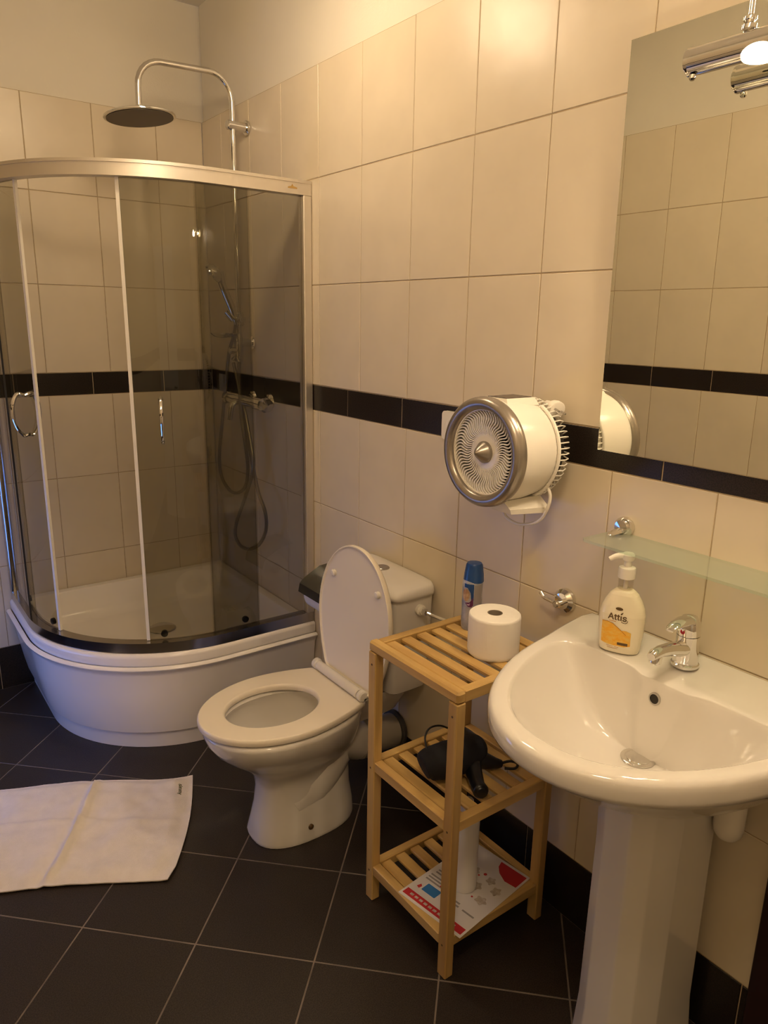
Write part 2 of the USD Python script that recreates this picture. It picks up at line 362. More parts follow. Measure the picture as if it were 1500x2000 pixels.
# ------------------------------------------------------------------ unseen ceiling lamps: one above the toilet, one added near the door as fill
for LC, LLAB in (((-0.55, -1.27, 0.092), 'unseen white globe lamp above the toilet, placed to light the room'), ((-1.15, -2.95, 0.135), 'added white globe lamp near the door, out of view, fill for the lower room')):
    GRAD = LC[2]; LC = np.array(LC)
    w = thing('ceiling_lamp', LLAB, 'lamp', (LC[0], LC[1], H), group='unseen ceiling globe lamps')
    obj('canopy', lathe([(0.055, 0), (0.055, -0.012), (0.03, -0.03), (0.006, -0.032)], (LC[0], LC[1], H), (0, 0, 1)), 'chrome', w)
    obj('rod', cyl((LC[0], LC[1], H - 0.03), (LC[0], LC[1], 2.58), 0.006), 'chrome', w)
    obj('socket_cup', lathe([(0.012, 0.075), (0.03, 0.065), (0.034, 0.03), (0.034, 0.026)], (LC[0], LC[1], 2.52), (0, 0, 1)), 'chrome', w)
    s = trimesh.creation.icosphere(3, GRAD); s.apply_translation((LC[0], LC[1], 2.45))
    obj('globe', s, 'bulb', w, smooth=True)
    obj('shade', lathe([(0.034, 0.075), (0.060, 0.072), (0.110, 0.058), (0.175, 0.022), (0.177, 0.022), (0.112, 0.061), (0.060, 0.0755), (0.034, 0.078)], (LC[0], LC[1], 2.495), (0, 0, 1), 48, cap=False), 'door_paint', w, smooth=50)  # out of view, blocks upward light so the upper walls stay darker

# ------------------------------------------------------------------ shower tray
NQ = 22
def quad_ring(xe, ye, R, z, wx=0.003, wy=0.003, d=0.0, n=10):
    """Quadrant outline, corner at (-wx, -wy), inset d on the open sides."""
    xe, ye, R = xe - d, ye - d, max(R - d, 0.05)
    p = [(-wx, -wy + (-(ye - R) * 0 ) ) ]
    p = []
    for t in np.linspace(0, 1, n, endpoint=False): p.append((-wx - t * (xe - R - wx) * 0, -wy - t * (ye - wy)))      # down the right wall
    for t in np.linspace(0, 1, n, endpoint=False): p.append((-wx - t * (xe - R - wx), -ye))                          # front straight
    for t in np.linspace(0, PI / 2, NQ, endpoint=False): p.append((-(xe - R) - R * math.sin(t), -(ye - R) - R * math.cos(t)))
    for t in np.linspace(0, 1, n, endpoint=False): p.append((-xe, -(ye - R) + t * (ye - R - wy)))
    for t in np.linspace(0, 1, n, endpoint=False): p.append((-xe + t * (xe - wx), -wy))
    return np.c_[np.array(p), np.full(len(p), z)]
XE, YE, RC = 0.925, 0.90, 0.55
q = lambda d, z, w_=0.003: quad_ring(XE, YE, RC, z, w_, w_, d)
w = thing('shower_tray', 'deep white quadrant shower tray with curved front panel in the corner', 'shower tray', (-0.46, -0.45, 0))
# rim and basin
obj('basin', loft([q(0.02, 0.30), q(0.003, 0.345), q(0.0, 0.352), q(-0.001, 0.378), q(0.004, 0.388), q(0.012, 0.391), q(0.062, 0.391, 0.035), q(0.068, 0.387, 0.04), q(0.085, 0.30, 0.06), q(0.10, 0.275, 0.075), q(0.14, 0.266, 0.11)], cap0=False), 'acrylic', w, smooth=50)
obj('curved_panel', loft([q(0.052, 0.066), q(0.040, 0.070), q(0.030, 0.12), q(0.014, 0.22), q(0.002, 0.31), q(-0.008, 0.330), q(-0.016, 0.336), q(-0.018, 0.342), q(-0.014, 0.347), q(-0.003, 0.349)], cap0=False, cap1=False), 'acrylic', w, smooth=50)
obj('plinth', loft([q(0.058, 0.0005), q(0.056, 0.05), q(0.056, 0.068)], cap0=False, cap1=False), 'acrylic', w, smooth=50)
dr = obj('drain', lathe([(0.0, 0.267), (0.05, 0.267), (0.056, 0.269), (0.05, 0.274), (0.02, 0.277), (0.0, 0.277)], (-0.42, -0.36, 0), (0, 0, 1), n=28), 'chrome', w)

# ------------------------------------------------------------------ shower enclosure
GX, GY, GR = 0.905, 0.878, 0.545       # glass line
S1 = GX - GR; S2 = S1 + GR * PI / 2; S3 = S2 + GY - GR
def gcurve(s, off=0.0):
    """Point on the glass line at length s from the right wall; off > 0 is into the shower."""
    if s < S1: return np.array([-s, -GY + off])
    if s < S2:
        a = (s - S1) / GR; return np.array([-S1, -(GY - GR)]) + (GR - off) * np.array([-math.sin(a), -math.cos(a)])
    return np.array([-GX + off, -(GY - GR) + (s - S2)])
def gnorm(s):
    a = min(max((s - S1) / GR, 0), PI / 2); return np.array([-math.sin(a), -math.cos(a), 0])
def strip(s0, s1, o0, o1, z0, z1, step=0.03, b=0.0):
    """Solid following the glass line, between offsets o0 and o1 and heights z0 and z1."""
    k = max(2, int(round((s1 - s0) / step)) + 1); rings = []
    for s in np.linspace(s0, s1, k):
        a, c = gcurve(s, o0), gcurve(s, o1)
        rings.append([(*a, z0), (*c, z0), (*c, z1), (*a, z1)])
    return loft(rings)
ZB, ZT = 0.391, 1.972
w = thing('shower_enclosure', 'curved corner shower cabin of grey tinted glass in an aluminium frame', 'shower cabin', (-0.46, -0.45, ZB))
obj('top_rail', [strip(0.002, S3 - 0.002, -0.014, 0.026, ZT - 0.046, ZT), strip(0.004, S3 - 0.004, -0.018, 0.0, ZT - 0.010, ZT - 0.004)], 'satin', w, smooth=30)
obj('bottom_rail', strip(0.002, S3 - 0.002, -0.012, 0.026, ZB + 0.0005, ZB + 0.038), 'polish', w, smooth=30)
obj('wall_profile', bx(-0.033, -0.001, -GY - 0.016, -GY + 0.024, ZB + 0.038, ZT - 0.046, 0.003), 'satin', w, smooth=20)
obj('wall_profile', place(extr(Polygon(rrect(0.040, 0.034, 0.014, 8)), ZB + 0.038, ZT - 0.046), (-GX + 0.004, -0.018, 0), X, Y, Z), 'polish', w, smooth=40)
GZ0, GZ1 = ZB + 0.036, ZT - 0.044
obj('fixed_pane', strip(0.033, 0.405, 0.0, 0.005, GZ0, GZ1), 'shower_glass', w, smooth=30)
obj('fixed_pane', strip(1.235, S3 - 0.033, 0.0, 0.005, GZ0, GZ1), 'shower_glass', w, smooth=30)
obj('pane_seal', strip(0.402, 0.409, -0.001, 0.006, GZ0, GZ1), 'clear', w, smooth=30)
obj('pane_seal', strip(1.232, 1.235, -0.0005, 0.0055, GZ0, GZ1), 'rubber', w, smooth=30)
for s0, s1, sh, seal in ((0.225, 0.630, 0.545, (0.630, 0.641)), (1.005, 1.40, 1.075, (0.994, 1.005))):
    dp = obj('sliding_door', strip(s0, s1, 0.014, 0.019, GZ0 + 0.002, GZ1 - 0.002), 'shower_glass', w, smooth=30)
    obj('door_seal', strip(seal[0], seal[1], 0.012, 0.021, GZ0 + 0.004, GZ1 - 0.002), 'plastic', dp, smooth=30)
    far = (s0 - 0.004, s0) if s0 < 0.5 else (s1, s1 + 0.004)
    obj('door_seal', strip(far[0], far[1], 0.013, 0.020, GZ0 + 0.004, GZ1 - 0.002), 'clear', dp, smooth=30)
    c = np.array([*gcurve(sh, 0.0165), 0]); nn = gnorm(sh)
    hm = []
    for sg in (1, -1):
        pth = [c + Z * 1.262 + sg * nn * 0.003, c + Z * 1.266 + sg * nn * 0.026, c + Z * 1.235 + sg * nn * 0.042, c + Z * 1.195 + sg * nn * 0.046, c + Z * 1.155 + sg * nn * 0.036, c + Z * 1.128 + sg * nn * 0.016, c + Z * 1.130 + sg * nn * 0.003]
        hm.append(tube(spline(pth, 5), np.interp(np.linspace(0, 1, 31), [0, .35, .6, 1], [.0075, .0065, .0045, .0065]), 10))
    obj('door_handle', hm, 'chrome', dp)
    for sr in (s0 + 0.05, s1 - 0.05):
        pr = np.array([*gcurve(sr, 0.024), GZ0 + 0.022]); nr = gnorm(sr)
        obj('roller', lathe([(0.004, -0.006), (0.012, -0.005), (0.012, 0.005), (0.004, 0.006)], pr, nr, 14), 'black', dp)
lg = gcurve(0.062, -0.0145)
obj('emblem', [place(extr(Polygon([(0, 0), (0.012, 0.003), (0.016, 0.010), (0.020, 0.003), (0.034, 0.0), (0.034, -0.004), (0, -0.004)]), 0, 0.0008), (-0.09, -GY - 0.0141, ZT - 0.026), X, Z, -Y)], 'gold_print', w, smooth=False)

# ------------------------------------------------------------------ shower column
w = thing('shower_column', 'chrome shower column with round rain head and mixer on the corner wall', 'shower', (-0.06, -0.428, 1.2))
RX, RY = -0.062, -0.428
pipe = arc_path([(RX, RY, 1.40), (RX, RY, 2.383), (-0.408, RY, 2.370), (-0.408, RY, 2.225)], 0.085)
obj('riser_pipe', tube(pipe, 0.0105, 14), 'chrome', w)
obj('rain_head', lathe([(0.006, 0.034), (0.014, 0.034), (0.017, 0.024), (0.03, 0.016), (0.115, 0.005), (0.121, 0.001), (0.121, -0.003), (0.117, -0.005), (0.03, -0.006), (0.0, -0.006)], (-0.408, RY - 0.002, 2.190), (-0.075, 0.055, 1), 40), 'chrome', w)
obj('nozzle_plate', lathe([(0.0, -0.0062), (0.112, -0.0058), (0.112, -0.0068), (0.0, -0.0075)], (-0.408, RY - 0.002, 2.190), (-0.075, 0.055, 1), 40), 'nozzle', w)
obj('wall_bracket', [cyl((-0.001, RY, 2.215), (-0.085, RY, 2.215), 0.017, 20, 0.003), cyl((-0.001, RY, 2.215), (-0.012, RY, 2.215), 0.026, 20, 0.003)], 'chrome', w)
obj('wall_bracket', [cyl((-0.001, RY, 1.43), (-0.08, RY, 1.43), 0.016, 20, 0.003), cyl((-0.001, RY, 1.43), (-0.012, RY, 1.43), 0.026, 20, 0.003)], 'chrome', w)
obj('diverter', [lathe([(0.012, 0.06), (0.017, 0.05), (0.019, 0.0), (0.016, -0.045), (0.012, -0.05)], (RX - 0.004, RY, 1.405), (0, 0, 1), 20), cyl((RX, RY, 1.40), (RX - 0.045, RY, 1.40), 0.013, 16, 0.003), cyl((RX - 0.01, RY - 0.005, 1.385), (RX - 0.012, RY + 0.035, 1.365), 0.009, 12), cyl((RX - 0.01, RY - 0.005, 1.375), (RX - 0.012, RY - 0.033, 1.355), 0.009, 12)], 'chrome', w)
sl = obj('slider', [cyl((RX, RY, 1.495), (RX, RY, 1.545), 0.021, 20, 0.003), cyl((RX, RY, 1.52), (RX - 0.005, RY - 0.05, 1.52), 0.012, 16, 0.002), lathe([(0.017, -0.02), (0.020, 0.02)], (RX - 0.035, RY - 0.005, 1.535), (-0.55, 0.35, 0.75), 16)], 'chrome', w)
obj('soap_dish', lathe([(0.006, -0.014), (0.04, -0.008), (0.055, 0.004), (0.057, 0.006), (0.052, 0.005), (0.035, -0.003), (0.0, -0.006)], (-0.125, RY + 0.005, 1.462), (0, 0, 1), 26), 'chrome', w)
mx = obj('mixer_body', [lathe([(0.014, -0.155), (0.024, -0.15), (0.026, -0.09), (0.020, -0.08), (0.022, 0.06), (0.026, 0.07), (0.026, 0.13), (0.02, 0.14)], (-0.07, -0.485, 1.205), (0, 1, 0), 22), cyl((-0.001, -0.41, 1.205), (-0.07, -0.41, 1.205), 0.018), cyl((-0.001, -0.56, 1.205), (-0.07, -0.56, 1.205), 0.018), lathe([(0.034, 0), (0.030, 0.010), (0.018, 0.014)], (-0.001, -0.41, 1.205), (-1, 0, 0), 22), lathe([(0.034, 0), (0.030, 0.010), (0.018, 0.014)], (-0.001, -0.56, 1.205), (-1, 0, 0), 22)], 'chrome', w)
obj('mixer_knob', lathe([(0.016, 0), (0.027, 0.004), (0.029, 0.02), (0.025, 0.036), (0.0, 0.040)], (-0.07, -0.638, 1.205), (0, -1, 0), 10), 'chrome', w, smooth=20)
obj('mixer_knob', lathe([(0.016, 0), (0.027, 0.004), (0.029, 0.02), (0.025, 0.036), (0.0, 0.040)], (-0.07, -0.345, 1.205), (0, 1, 0), 10), 'chrome', w, smooth=20)
obj('spout', tube(arc_path([(-0.075, -0.45, 1.20), (-0.115, -0.45, 1.195), (-0.125, -0.45, 1.13)], 0.025), 0.012, 12), 'chrome', w)
B = [(-0.47, 1.19), (-0.484, 1.172), (-0.519, 1.073), (-0.553, 0.975), (-0.54, 0.91), (-0.467, 0.799), (-0.379, 0.68), (-0.354, 0.616), (-0.402, 0.58), (-0.491, 0.59), (-0.588, 0.635), (-0.654, 0.712), (-0.649, 0.785), (-0.587, 0.856), (-0.535, 0.972), (-0.497, 1.091), (-0.466, 1.19), (-0.455, 1.30), (-0.458, 1.358)]
obj('supply_hose', tube(spline([(-0.078 + 0.003 * math.sin(i), a, b_) for i, (a, b_) in enumerate(B)], 6), 0.0072, 10), 'hose', w)
w = thing('hand_shower', 'chrome hand shower on a looped steel hose, clipped to the riser', 'hand shower', (-0.12, -0.41, 1.6))
HH = np.array([-0.150, -0.435, 1.690]); HB = np.array([-0.078, -0.443, 1.500])
obj('handle', tube(spline([HB, HB + (HH - HB) * 0.35 + (0.004, 0, 0), HB + (HH - HB) * 0.7 + (0.0, 0, 0.006), HH + (0.006, 0, 0.004)], 6), np.interp(np.linspace(0, 1, 19), [0, .3, .8, 1], [.010, .015, .016, .021]), 14), 'chrome', w)
hn = np.array([-0.50, 0.45, -0.52])
obj('spray_head', lathe([(0.008, -0.026), (0.026, -0.021), (0.040, -0.007), (0.043, 0.003), (0.040, 0.007), (0.0, 0.008)], HH + np.array([-0.012, 0.004, 0.0]), hn, 26), 'chrome', w)
A = [(-0.443, 1.50), (-0.433, 1.455), (-0.392, 1.388), (-0.34, 1.241), (-0.28, 1.085), (-0.225, 0.944), (-0.227, 0.854), (-0.292, 0.809), (-0.379, 0.808), (-0.481, 0.856), (-0.524, 0.939), (-0.516, 1.032), (-0.482, 1.151), (-0.462, 1.251), (-0.400, 1.350)]
obj('hose', tube(spline([(-0.082 - 0.010 * math.sin(i * 0.7), a, b_) for i, (a, b_) in enumerate(A)], 6), 0.0072, 10), 'hose', w)

# ------------------------------------------------------------------ toilet
TY = -1.43
w = thing('toilet', 'white close-coupled toilet with its lid up, between shower and rack', 'toilet', (-0.36, TY, 0))
def egg(xf, xr, hw, z, n=40, cy=TY, e=2.1, back=0.0):
    t = np.arange(n) * 2 * PI / n; xc, a = (xf + xr) / 2, (xr - xf) / 2
    cx_, sy = np.cos(t), np.sin(t)
    x = xc + a * np.sign(cx_) * np.abs(cx_) ** (2 / e); y = cy + hw * np.sign(sy) * np.abs(sy) ** (2 / e)
    f = 1 + back * (x - xc) / a
    return np.c_[x, cy + (y - cy) * f, np.full(n, z)]
obj('bowl', loft([egg(-0.545, -0.205, 0.108, 0.0008, e=2.5), egg(-0.548, -0.203, 0.110, 0.012, e=2.5), egg(-0.538, -0.205, 0.103, 0.05, e=2.5), egg(-0.527, -0.212, 0.090, 0.11, e=2.4), egg(-0.522, -0.21, 0.083, 0.17, e=2.3), egg(-0.53, -0.20, 0.088, 0.215, e=2.2),
    egg(-0.565, -0.19, 0.112, 0.255), egg(-0.612, -0.185, 0.142, 0.292), egg(-0.648, -0.182, 0.165, 0.327), egg(-0.668, -0.18, 0.178, 0.358), egg(-0.675, -0.18, 0.184, 0.383), egg(-0.672, -0.182, 0.182, 0.394), egg(-0.66, -0.19, 0.172, 0.398),
    egg(-0.618, -0.285, 0.125, 0.398), egg(-0.612, -0.29, 0.120, 0.39), egg(-0.632, -0.275, 0.138, 0.365), egg(-0.625, -0.275, 0.136, 0.325), egg(-0.59, -0.30, 0.112, 0.285), egg(-0.57, -0.31, 0.10, 0.272), egg(-0.50, -0.36, 0.05, 0.262)], cap0=True), 'ceramic', w, smooth=60)
obj('trapway', [tube(spline([(-0.43, TY, 0.10), (-0.37, TY, 0.13), (-0.315, TY, 0.19), (-0.265, TY, 0.245), (-0.215, TY, 0.235), (-0.16, TY, 0.200)], 6), np.interp(np.linspace(0, 1, 31), [0, .3, .6, 1], [.088, .094, .088, .062]), 22)], 'ceramic', w, smooth=60)
obj('rear_platform', loft([egg(-0.30, -0.03, 0.06, 0.31, e=4), egg(-0.28, -0.015, 0.10, 0.375, e=4), egg(-0.28, -0.012, 0.112, 0.404, e=4), egg(-0.28, -0.012, 0.112, 0.418, e=4)]), 'ceramic', w, smooth=40)
op = obj('outlet_pipe', [cyl((-0.19, TY, 0.208), (-0.001, TY, 0.190), 0.056, 26), cyl((-0.168, TY, 0.206), (-0.128, TY, 0.202), 0.064, 26, 0.004)], 'pipe', w)
obj('rubber_collar', cyl((-0.024, TY, 0.192), (-0.004, TY, 0.190), 0.066, 26, 0.006), 'collar', op)
obj('floor_bolt', lathe([(0.009, 0), (0.009, 0.004), (0.005, 0.008), (0.0, 0.009)], (-0.40, TY - 0.1005, 0.045), (0, -1, 0.15), 12), 'brown_print', w)
# seat: egg-shaped ring
SL = 0.48; sx0 = -0.685
tt = np.linspace(0, PI, 40)
def seat_outline(u):
    """Half width at distance u (0 front .. 1 rear)."""
    return np.where(u < 0.52, 0.190 * np.sqrt(np.clip(1 - ((0.52 - u) / 0.52) ** 2, 0, 1)), 0.190 - 0.062 * np.clip((u - 0.52) / 0.48, 0, 1) ** 1.8)
uu = (1 - np.cos(np.linspace(0, PI, 60))) / 2
half = np.c_[sx0 + SL * uu, seat_outline(uu)]
SEATY = -1.421
outline = Polygon(np.vstack([half, half[::-1] * (1, -1)])).buffer(-0.008).buffer(0.008)
inner = Polygon(np.array([(-0.462 + 0.142 * math.cos(t), 0.112 * math.sin(t)) for t in np.linspace(0, 2 * PI, 60)]))
def polar(poly, c, n=72):
    from shapely.geometry import LineString
    out = []
    for t in np.arange(n) * 2 * PI / n:
        d = np.array([math.cos(t), math.sin(t)]); hit = poly.exterior.intersection(LineString([c, np.array(c) + d]))
        pt = hit if hit.geom_type == 'Point' else list(hit.geoms)[0]
        out.append((pt.x, pt.y))
    return np.array(out)
so, si = polar(outline, (-0.46, 0)), polar(inner, (-0.46, 0)); sc = np.array([-0.46, 0.0])
def sring(p, f, z): return np.c_[sc + (p - sc) * f + (0, SEATY), np.full(len(p), z)]
ringz = [(so, 0.985, 0.4015), (so, 0.998, 0.405), (so, 1.0, 0.413), (so, 0.99, 0.420), (so, 0.972, 0.4225), (si, 1.06, 0.4225), (si, 1.02, 0.420), (si, 1.0, 0.413), (si, 1.0, 0.405), (si, 1.02, 0.4015), (so, 0.985, 0.4015)]
obj('seat', loft([sring(*r) for r in ringz], False, False), 'seat', w, smooth=50)
# lid, raised
LIDY = -1.455
ld = np.array([0.030, 0, 0.447]); ld /= np.linalg.norm(ld); ln = np.cross(ld, Y)      # faces the room
if ln[0] > 0: ln = -ln
def lring(f, h, lz=0.0):
    p = sc + (so - sc) * f
    uq = (sx0 + SL - p[:, 0]); vq = p[:, 1]
    o = np.array([-0.215, LIDY, 0.434])
    return o + uq[:, None] * 0.915 * ld + vq[:, None] * Y + h * ln
lid = obj('lid', loft([lring(0.955, -0.016), lring(0.985, -0.013), lring(1.0, -0.006), lring(1.0, 0.002), lring(0.99, 0.005), lring(0.975, 0.005), lring(0.965, 0.001), lring(0.945, -0.0015)]), 'seat', w, smooth=45)
for sg in (-1, 1):
    o = np.array([-0.215, LIDY + sg * 0.118, 0.434]) + ld * 0.325 + ln * -0.002
    obj('bumper', lathe([(0.011, 0), (0.011, 0.008), (0.008, 0.011), (0.0, 0.012)], o, ln, 16), 'plastic', lid)
hg = obj('hinge', [cyl((-0.232, SEATY - 0.116, 0.438), (-0.232, SEATY + 0.116, 0.438), 0.0155, 18, 0.003)], 'plastic', w)
for sg in (-1, 1):
    obj('hinge_knob', [cyl((-0.230, SEATY + sg * 0.119, 0.437), (-0.230, SEATY + sg * 0.141, 0.437), 0.0175, 18, 0.004), bx(-0.232, -0.205, SEATY + sg * 0.131 - 0.010, SEATY + sg * 0.131 + 0.010, 0.42, 0.434, 0.003)], 'plastic', hg)
def cist(x0, hw, z, e=7, x1=-0.004, n=48): return egg(x0, x1, hw, z, n, e=e)
obj('cistern', loft([cist(-0.142, 0.150, 0.420), cist(-0.150, 0.158, 0.428), cist(-0.162, 0.172, 0.52), cist(-0.165, 0.182, 0.62), cist(-0.167, 0.187, 0.738)]), 'ceramic', w, smooth=45)
cl = obj('cistern_lid', loft([cist(-0.166, 0.187, 0.7385), cist(-0.174, 0.196, 0.7415), cist(-0.176, 0.197, 0.752), cist(-0.172, 0.193, 0.764), cist(-0.162, 0.183, 0.773, 6), cist(-0.15, 0.15, 0.780, 5, -0.02), cist(-0.11, 0.08, 0.783, 4, -0.05)]), 'ceramic', w, smooth=60)
fb = lathe([(0.024, 0), (0.024, 0.005), (0.020, 0.008), (0.0, 0.008)], (-0.085, -1.443, 0.780), (0, 0, 1), 24)
obj('flush_button', fb, 'polish', cl)
iv = obj('inlet_valve', [lathe([(0.017, 0), (0.017, 0.014), (0.012, 0.016), (0.012, 0.022)], (-0.072, TY - 0.182, 0.701), (0, -1, 0), 14)], 'plastic', w)
obj('inlet_hose', [tube(spline([(-0.072, TY - 0.200, 0.701), (-0.066, TY - 0.225, 0.698), (-0.045, TY - 0.27, 0.690), (-0.022, TY - 0.31, 0.684), (-0.002, TY - 0.325, 0.682)], 6), 0.0058, 10), lathe([(0.010, 0), (0.010, 0.02), (0.007, 0.022)], (-0.072, TY - 0.198, 0.701), (0.1, -1, -0.05), 6)], 'chrome', iv)

# ------------------------------------------------------------------ toilet paper holder with dark flap, left of the cistern
w = thing('paper_holder', 'wall paper holder with glossy dark flap over a white roll, left of the cistern', 'toilet paper holder', (0, -1.10, 0.61))
fl_ = [(-0.006, 0.668), (-0.055, 0.664), (-0.122, 0.630), (-0.138, 0.614), (-0.144, 0.584)]
ins = [(x + 0.0015, z - 0.003) for x, z in fl_]
prof = np.array(fl_ + [(x + 0.002 * (i > 1), z) for i, (x, z) in enumerate(ins)][::-1])
rings = [np.c_[prof[:, 0], np.full(len(prof), yy), prof[:, 1]] for yy in (-1.020, -1.165)]
fm = loft(rings, False, False)
pf = Polygon(prof)
cap = []
for yy, fsg in ((-1.020, 1), (-1.165, -1)):
    c_ = extr(pf, 0, 0.0006); c_ = place(c_, (0, yy - 0.0003, 0), X, Z, -Y); cap.append(c_)
obj('flap', [fm] + cap, 'flap', w, smooth=20)
obj('wall_plate', [bx(-0.008, -0.0006, -1.175, -1.045, 0.60, 0.676, 0.003)], 'chrome', w)
obj('arm', [tube(arc_path([(-0.004, -1.168, 0.615), (-0.076, -1.168, 0.585), (-0.076, -1.03, 0.585)], 0.015), 0.005, 10)], 'chrome', w)
pr = solo('toilet_roll', lathe([(0.020, -0.055), (0.053, -0.055), (0.055, -0.052), (0.055, 0.048), (0.053, 0.051), (0.020, 0.051)], (-0.076, -1.085, 0.572), (0, 1, 0), 36, cap=False), 'tissue',
          'white paper roll hanging under the dark flap beside the cistern', 'toilet paper', (-0.076, -1.085, 0.572))

# ------------------------------------------------------------------ wash basin
BY = -2.462
w = thing('washbasin', 'white half-oval washbasin on a pedestal under the mirror', 'washbasin', (-0.25, BY, 0.85))
NB = 96
def outline_pts(a, b_, cx_=-0.035, back=-0.0015, cut=0.0):
    t = np.linspace(PI / 2, 3 * PI / 2, 73)
    pts = [(cx_ + a * math.copysign(abs(math.cos(k)) ** 0.95, math.cos(k)), BY + b_ * math.copysign(abs(math.sin(k)) ** 0.95, math.sin(k))) for k in t]
    pts += [(back, BY - b_ * 0.985), (back, BY + b_ * 0.985)]
    return Polygon(pts)
def resample(poly, c, n=NB):
    return polar(poly, c, n)
BC = (-0.235, BY)
def brng(poly, z, c=BC):
    p = resample(poly.buffer(-0.01).buffer(0.01) if poly.area > 0.03 else poly, c); zz = np.full(len(p), z) if np.isscalar(z) else z(p)
    return np.c_[p, zz]
deck = lambda base: (lambda p: base + 0.016 * np.clip((p[:, 0] + 0.16) / 0.13, 0, 1) ** 1.0)
oo = outline_pts(0.498, 0.300)
def scaled(s, z, ax=-0.003, cy=BY): 
    p = resample(oo, BC); return np.c_[ax + (p[:, 0] - ax) * s, cy + (p[:, 1] - cy) * s, np.full(len(p), z)]
inn = outline_pts(0.455, 0.262).intersection(Polygon([(-1, -4), (-0.135, -4), (-0.135, BY - 0.085), (-0.150, BY - 0.05), (-0.150, BY + 0.05), (-0.135, BY + 0.085), (-0.135, -1), (-1, -1)])).buffer(-0.05).buffer(0.05)
ip = resample(inn, BC); ic = np.array([-0.172, BY + 0.022])
def iring(f, z, k=0.0): 
    c = np.array(BC) * (1 - k) + ic * k
    return np.c_[c + (ip - np.array(BC)) * f, np.full(len(ip), z)]
def rim(off, z):
    return brng(oo.buffer(-off) if off else oo, z)
ob = resample(oo, BC)
def orr(f, z, lift=True):
    c = np.array([-0.0015, BY]); p = c + (ob - c) * f
    zz = np.full(len(p), z)
    if lift: zz = zz + 0.016 * np.clip((p[:, 0] + 0.16) / 0.13, 0, 1)
    return np.c_[p, zz]
rings = [orr(0.34, 0.636, False), orr(0.42, 0.642, False), orr(0.55, 0.662, False), orr(0.68, 0.692, False), orr(0.80, 0.731, False), orr(0.90, 0.770, False), orr(0.96, 0.794, False), orr(0.990, 0.806, False), orr(1.0, 0.816), orr(1.0, 0.832), orr(0.997, 0.842), orr(0.985, 0.849), orr(0.965, 0.8515)]
ob2 = orr(0.965, 0.8515)
ir = iring(1.03, 0.8515); ir[:, 2] += 0.012 * np.clip((ir[:, 0] + 0.16) / 0.13, 0, 1)
rings += [ob2 * 0.5 + ir * 0.5, ir, iring(1.012, 0.850), iring(0.995, 0.844)]
for f in np.linspace(0.985, 0.13, 22):
    k = (0.985 - f) / 0.855
    rings.append(iring(f, 0.683 + 0.154 * (max(f - 0.13, 0) / 0.855) ** 2.4, k ** 1.3))
bas = obj('bowl', loft(rings), 'ceramic', w, smooth=60)
obj('drain', [lathe([(0.0, 0.0), (0.033, 0.0), (0.034, 0.003), (0.029, 0.0045), (0.024, 0.003), (0.022, 0.0045), (0.0, 0.006)], (ic[0], ic[1], 0.6835), (0, 0, 1), 28)], 'chrome', w)
def ray_hit(t, o, d):
    """First point of the mesh from o along d, and its normal."""
    A_, B_, C_ = t.triangles[:, 0], t.triangles[:, 1], t.triangles[:, 2]; e1, e2 = B_ - A_, C_ - A_
    pv = np.cross(d, e2); det = (e1 * pv).sum(1); det = np.where(np.abs(det) < 1e-14, 1e-14, det)
    tv = o - A_; u_ = (tv * pv).sum(1) / det; qv = np.cross(tv, e1); v_ = (qv @ d) / det; tt_ = (e2 * qv).sum(1) / det
    ok = (u_ >= -1e-6) & (v_ >= -1e-6) & (u_ + v_ <= 1 + 1e-6) & (tt_ > 1e-6); i = np.where(ok)[0][np.argmin(tt_[ok])]
    n_ = np.cross(e1[i], e2[i]); n_ /= np.linalg.norm(n_); return o + d * tt_[i], -n_ * np.sign(n_ @ d)
ovc, ovn = ray_hit(loft(rings), np.array([-0.30, BY + 0.012, 0.816]), np.array([1.0, 0, 0]))
ov = obj('overflow_ring', lathe([(0.0095, 0.0), (0.0095, 0.0030), (0.0125, 0.0026), (0.0135, -0.002)], ovc, ovn, 22, cap=False), 'polish', w)
obj('overflow_hole', lathe([(0.0, 0.0), (0.0096, 0.0), (0.0096, 0.0014), (0.0, 0.0014)], ovc, ovn, 22), 'dark_void', ov)
pz = [(0.0005, 1.06), (0.02, 1.05), (0.10, 1.0), (0.5, 0.98), (0.655, 1.02)]
pprof = Polygon([(-0.03, 0.088), (-0.165, 0.088), (-0.225, 0.066), (-0.250, 0.030), (-0.252, -0.030), (-0.225, -0.066), (-0.165, -0.088), (-0.03, -0.088)]).buffer(-0.012).buffer(0.012, quad_segs=3)
pp = np.array(pprof.exterior.coords)[:-1]; pc = np.array([-0.13, 0])
obj('pedestal', loft([np.c_[(pc + (pp - pc) * f) + (0, BY), np.full(len(pp), z)] for z, f in pz]), 'ceramic', w, smooth=25)
obj('siphon', [lathe([(0.020, -0.095), (0.027, -0.085), (0.029, -0.07), (0.029, 0.0), (0.02, 0.01), (0.016, 0.075)], (-0.052, BY - 0.118, 0.635), (0, 0, 1), 22), cyl((-0.052, BY - 0.118, 0.60), (-0.052, BY - 0.06, 0.60), 0.016)], 'plastic', w)

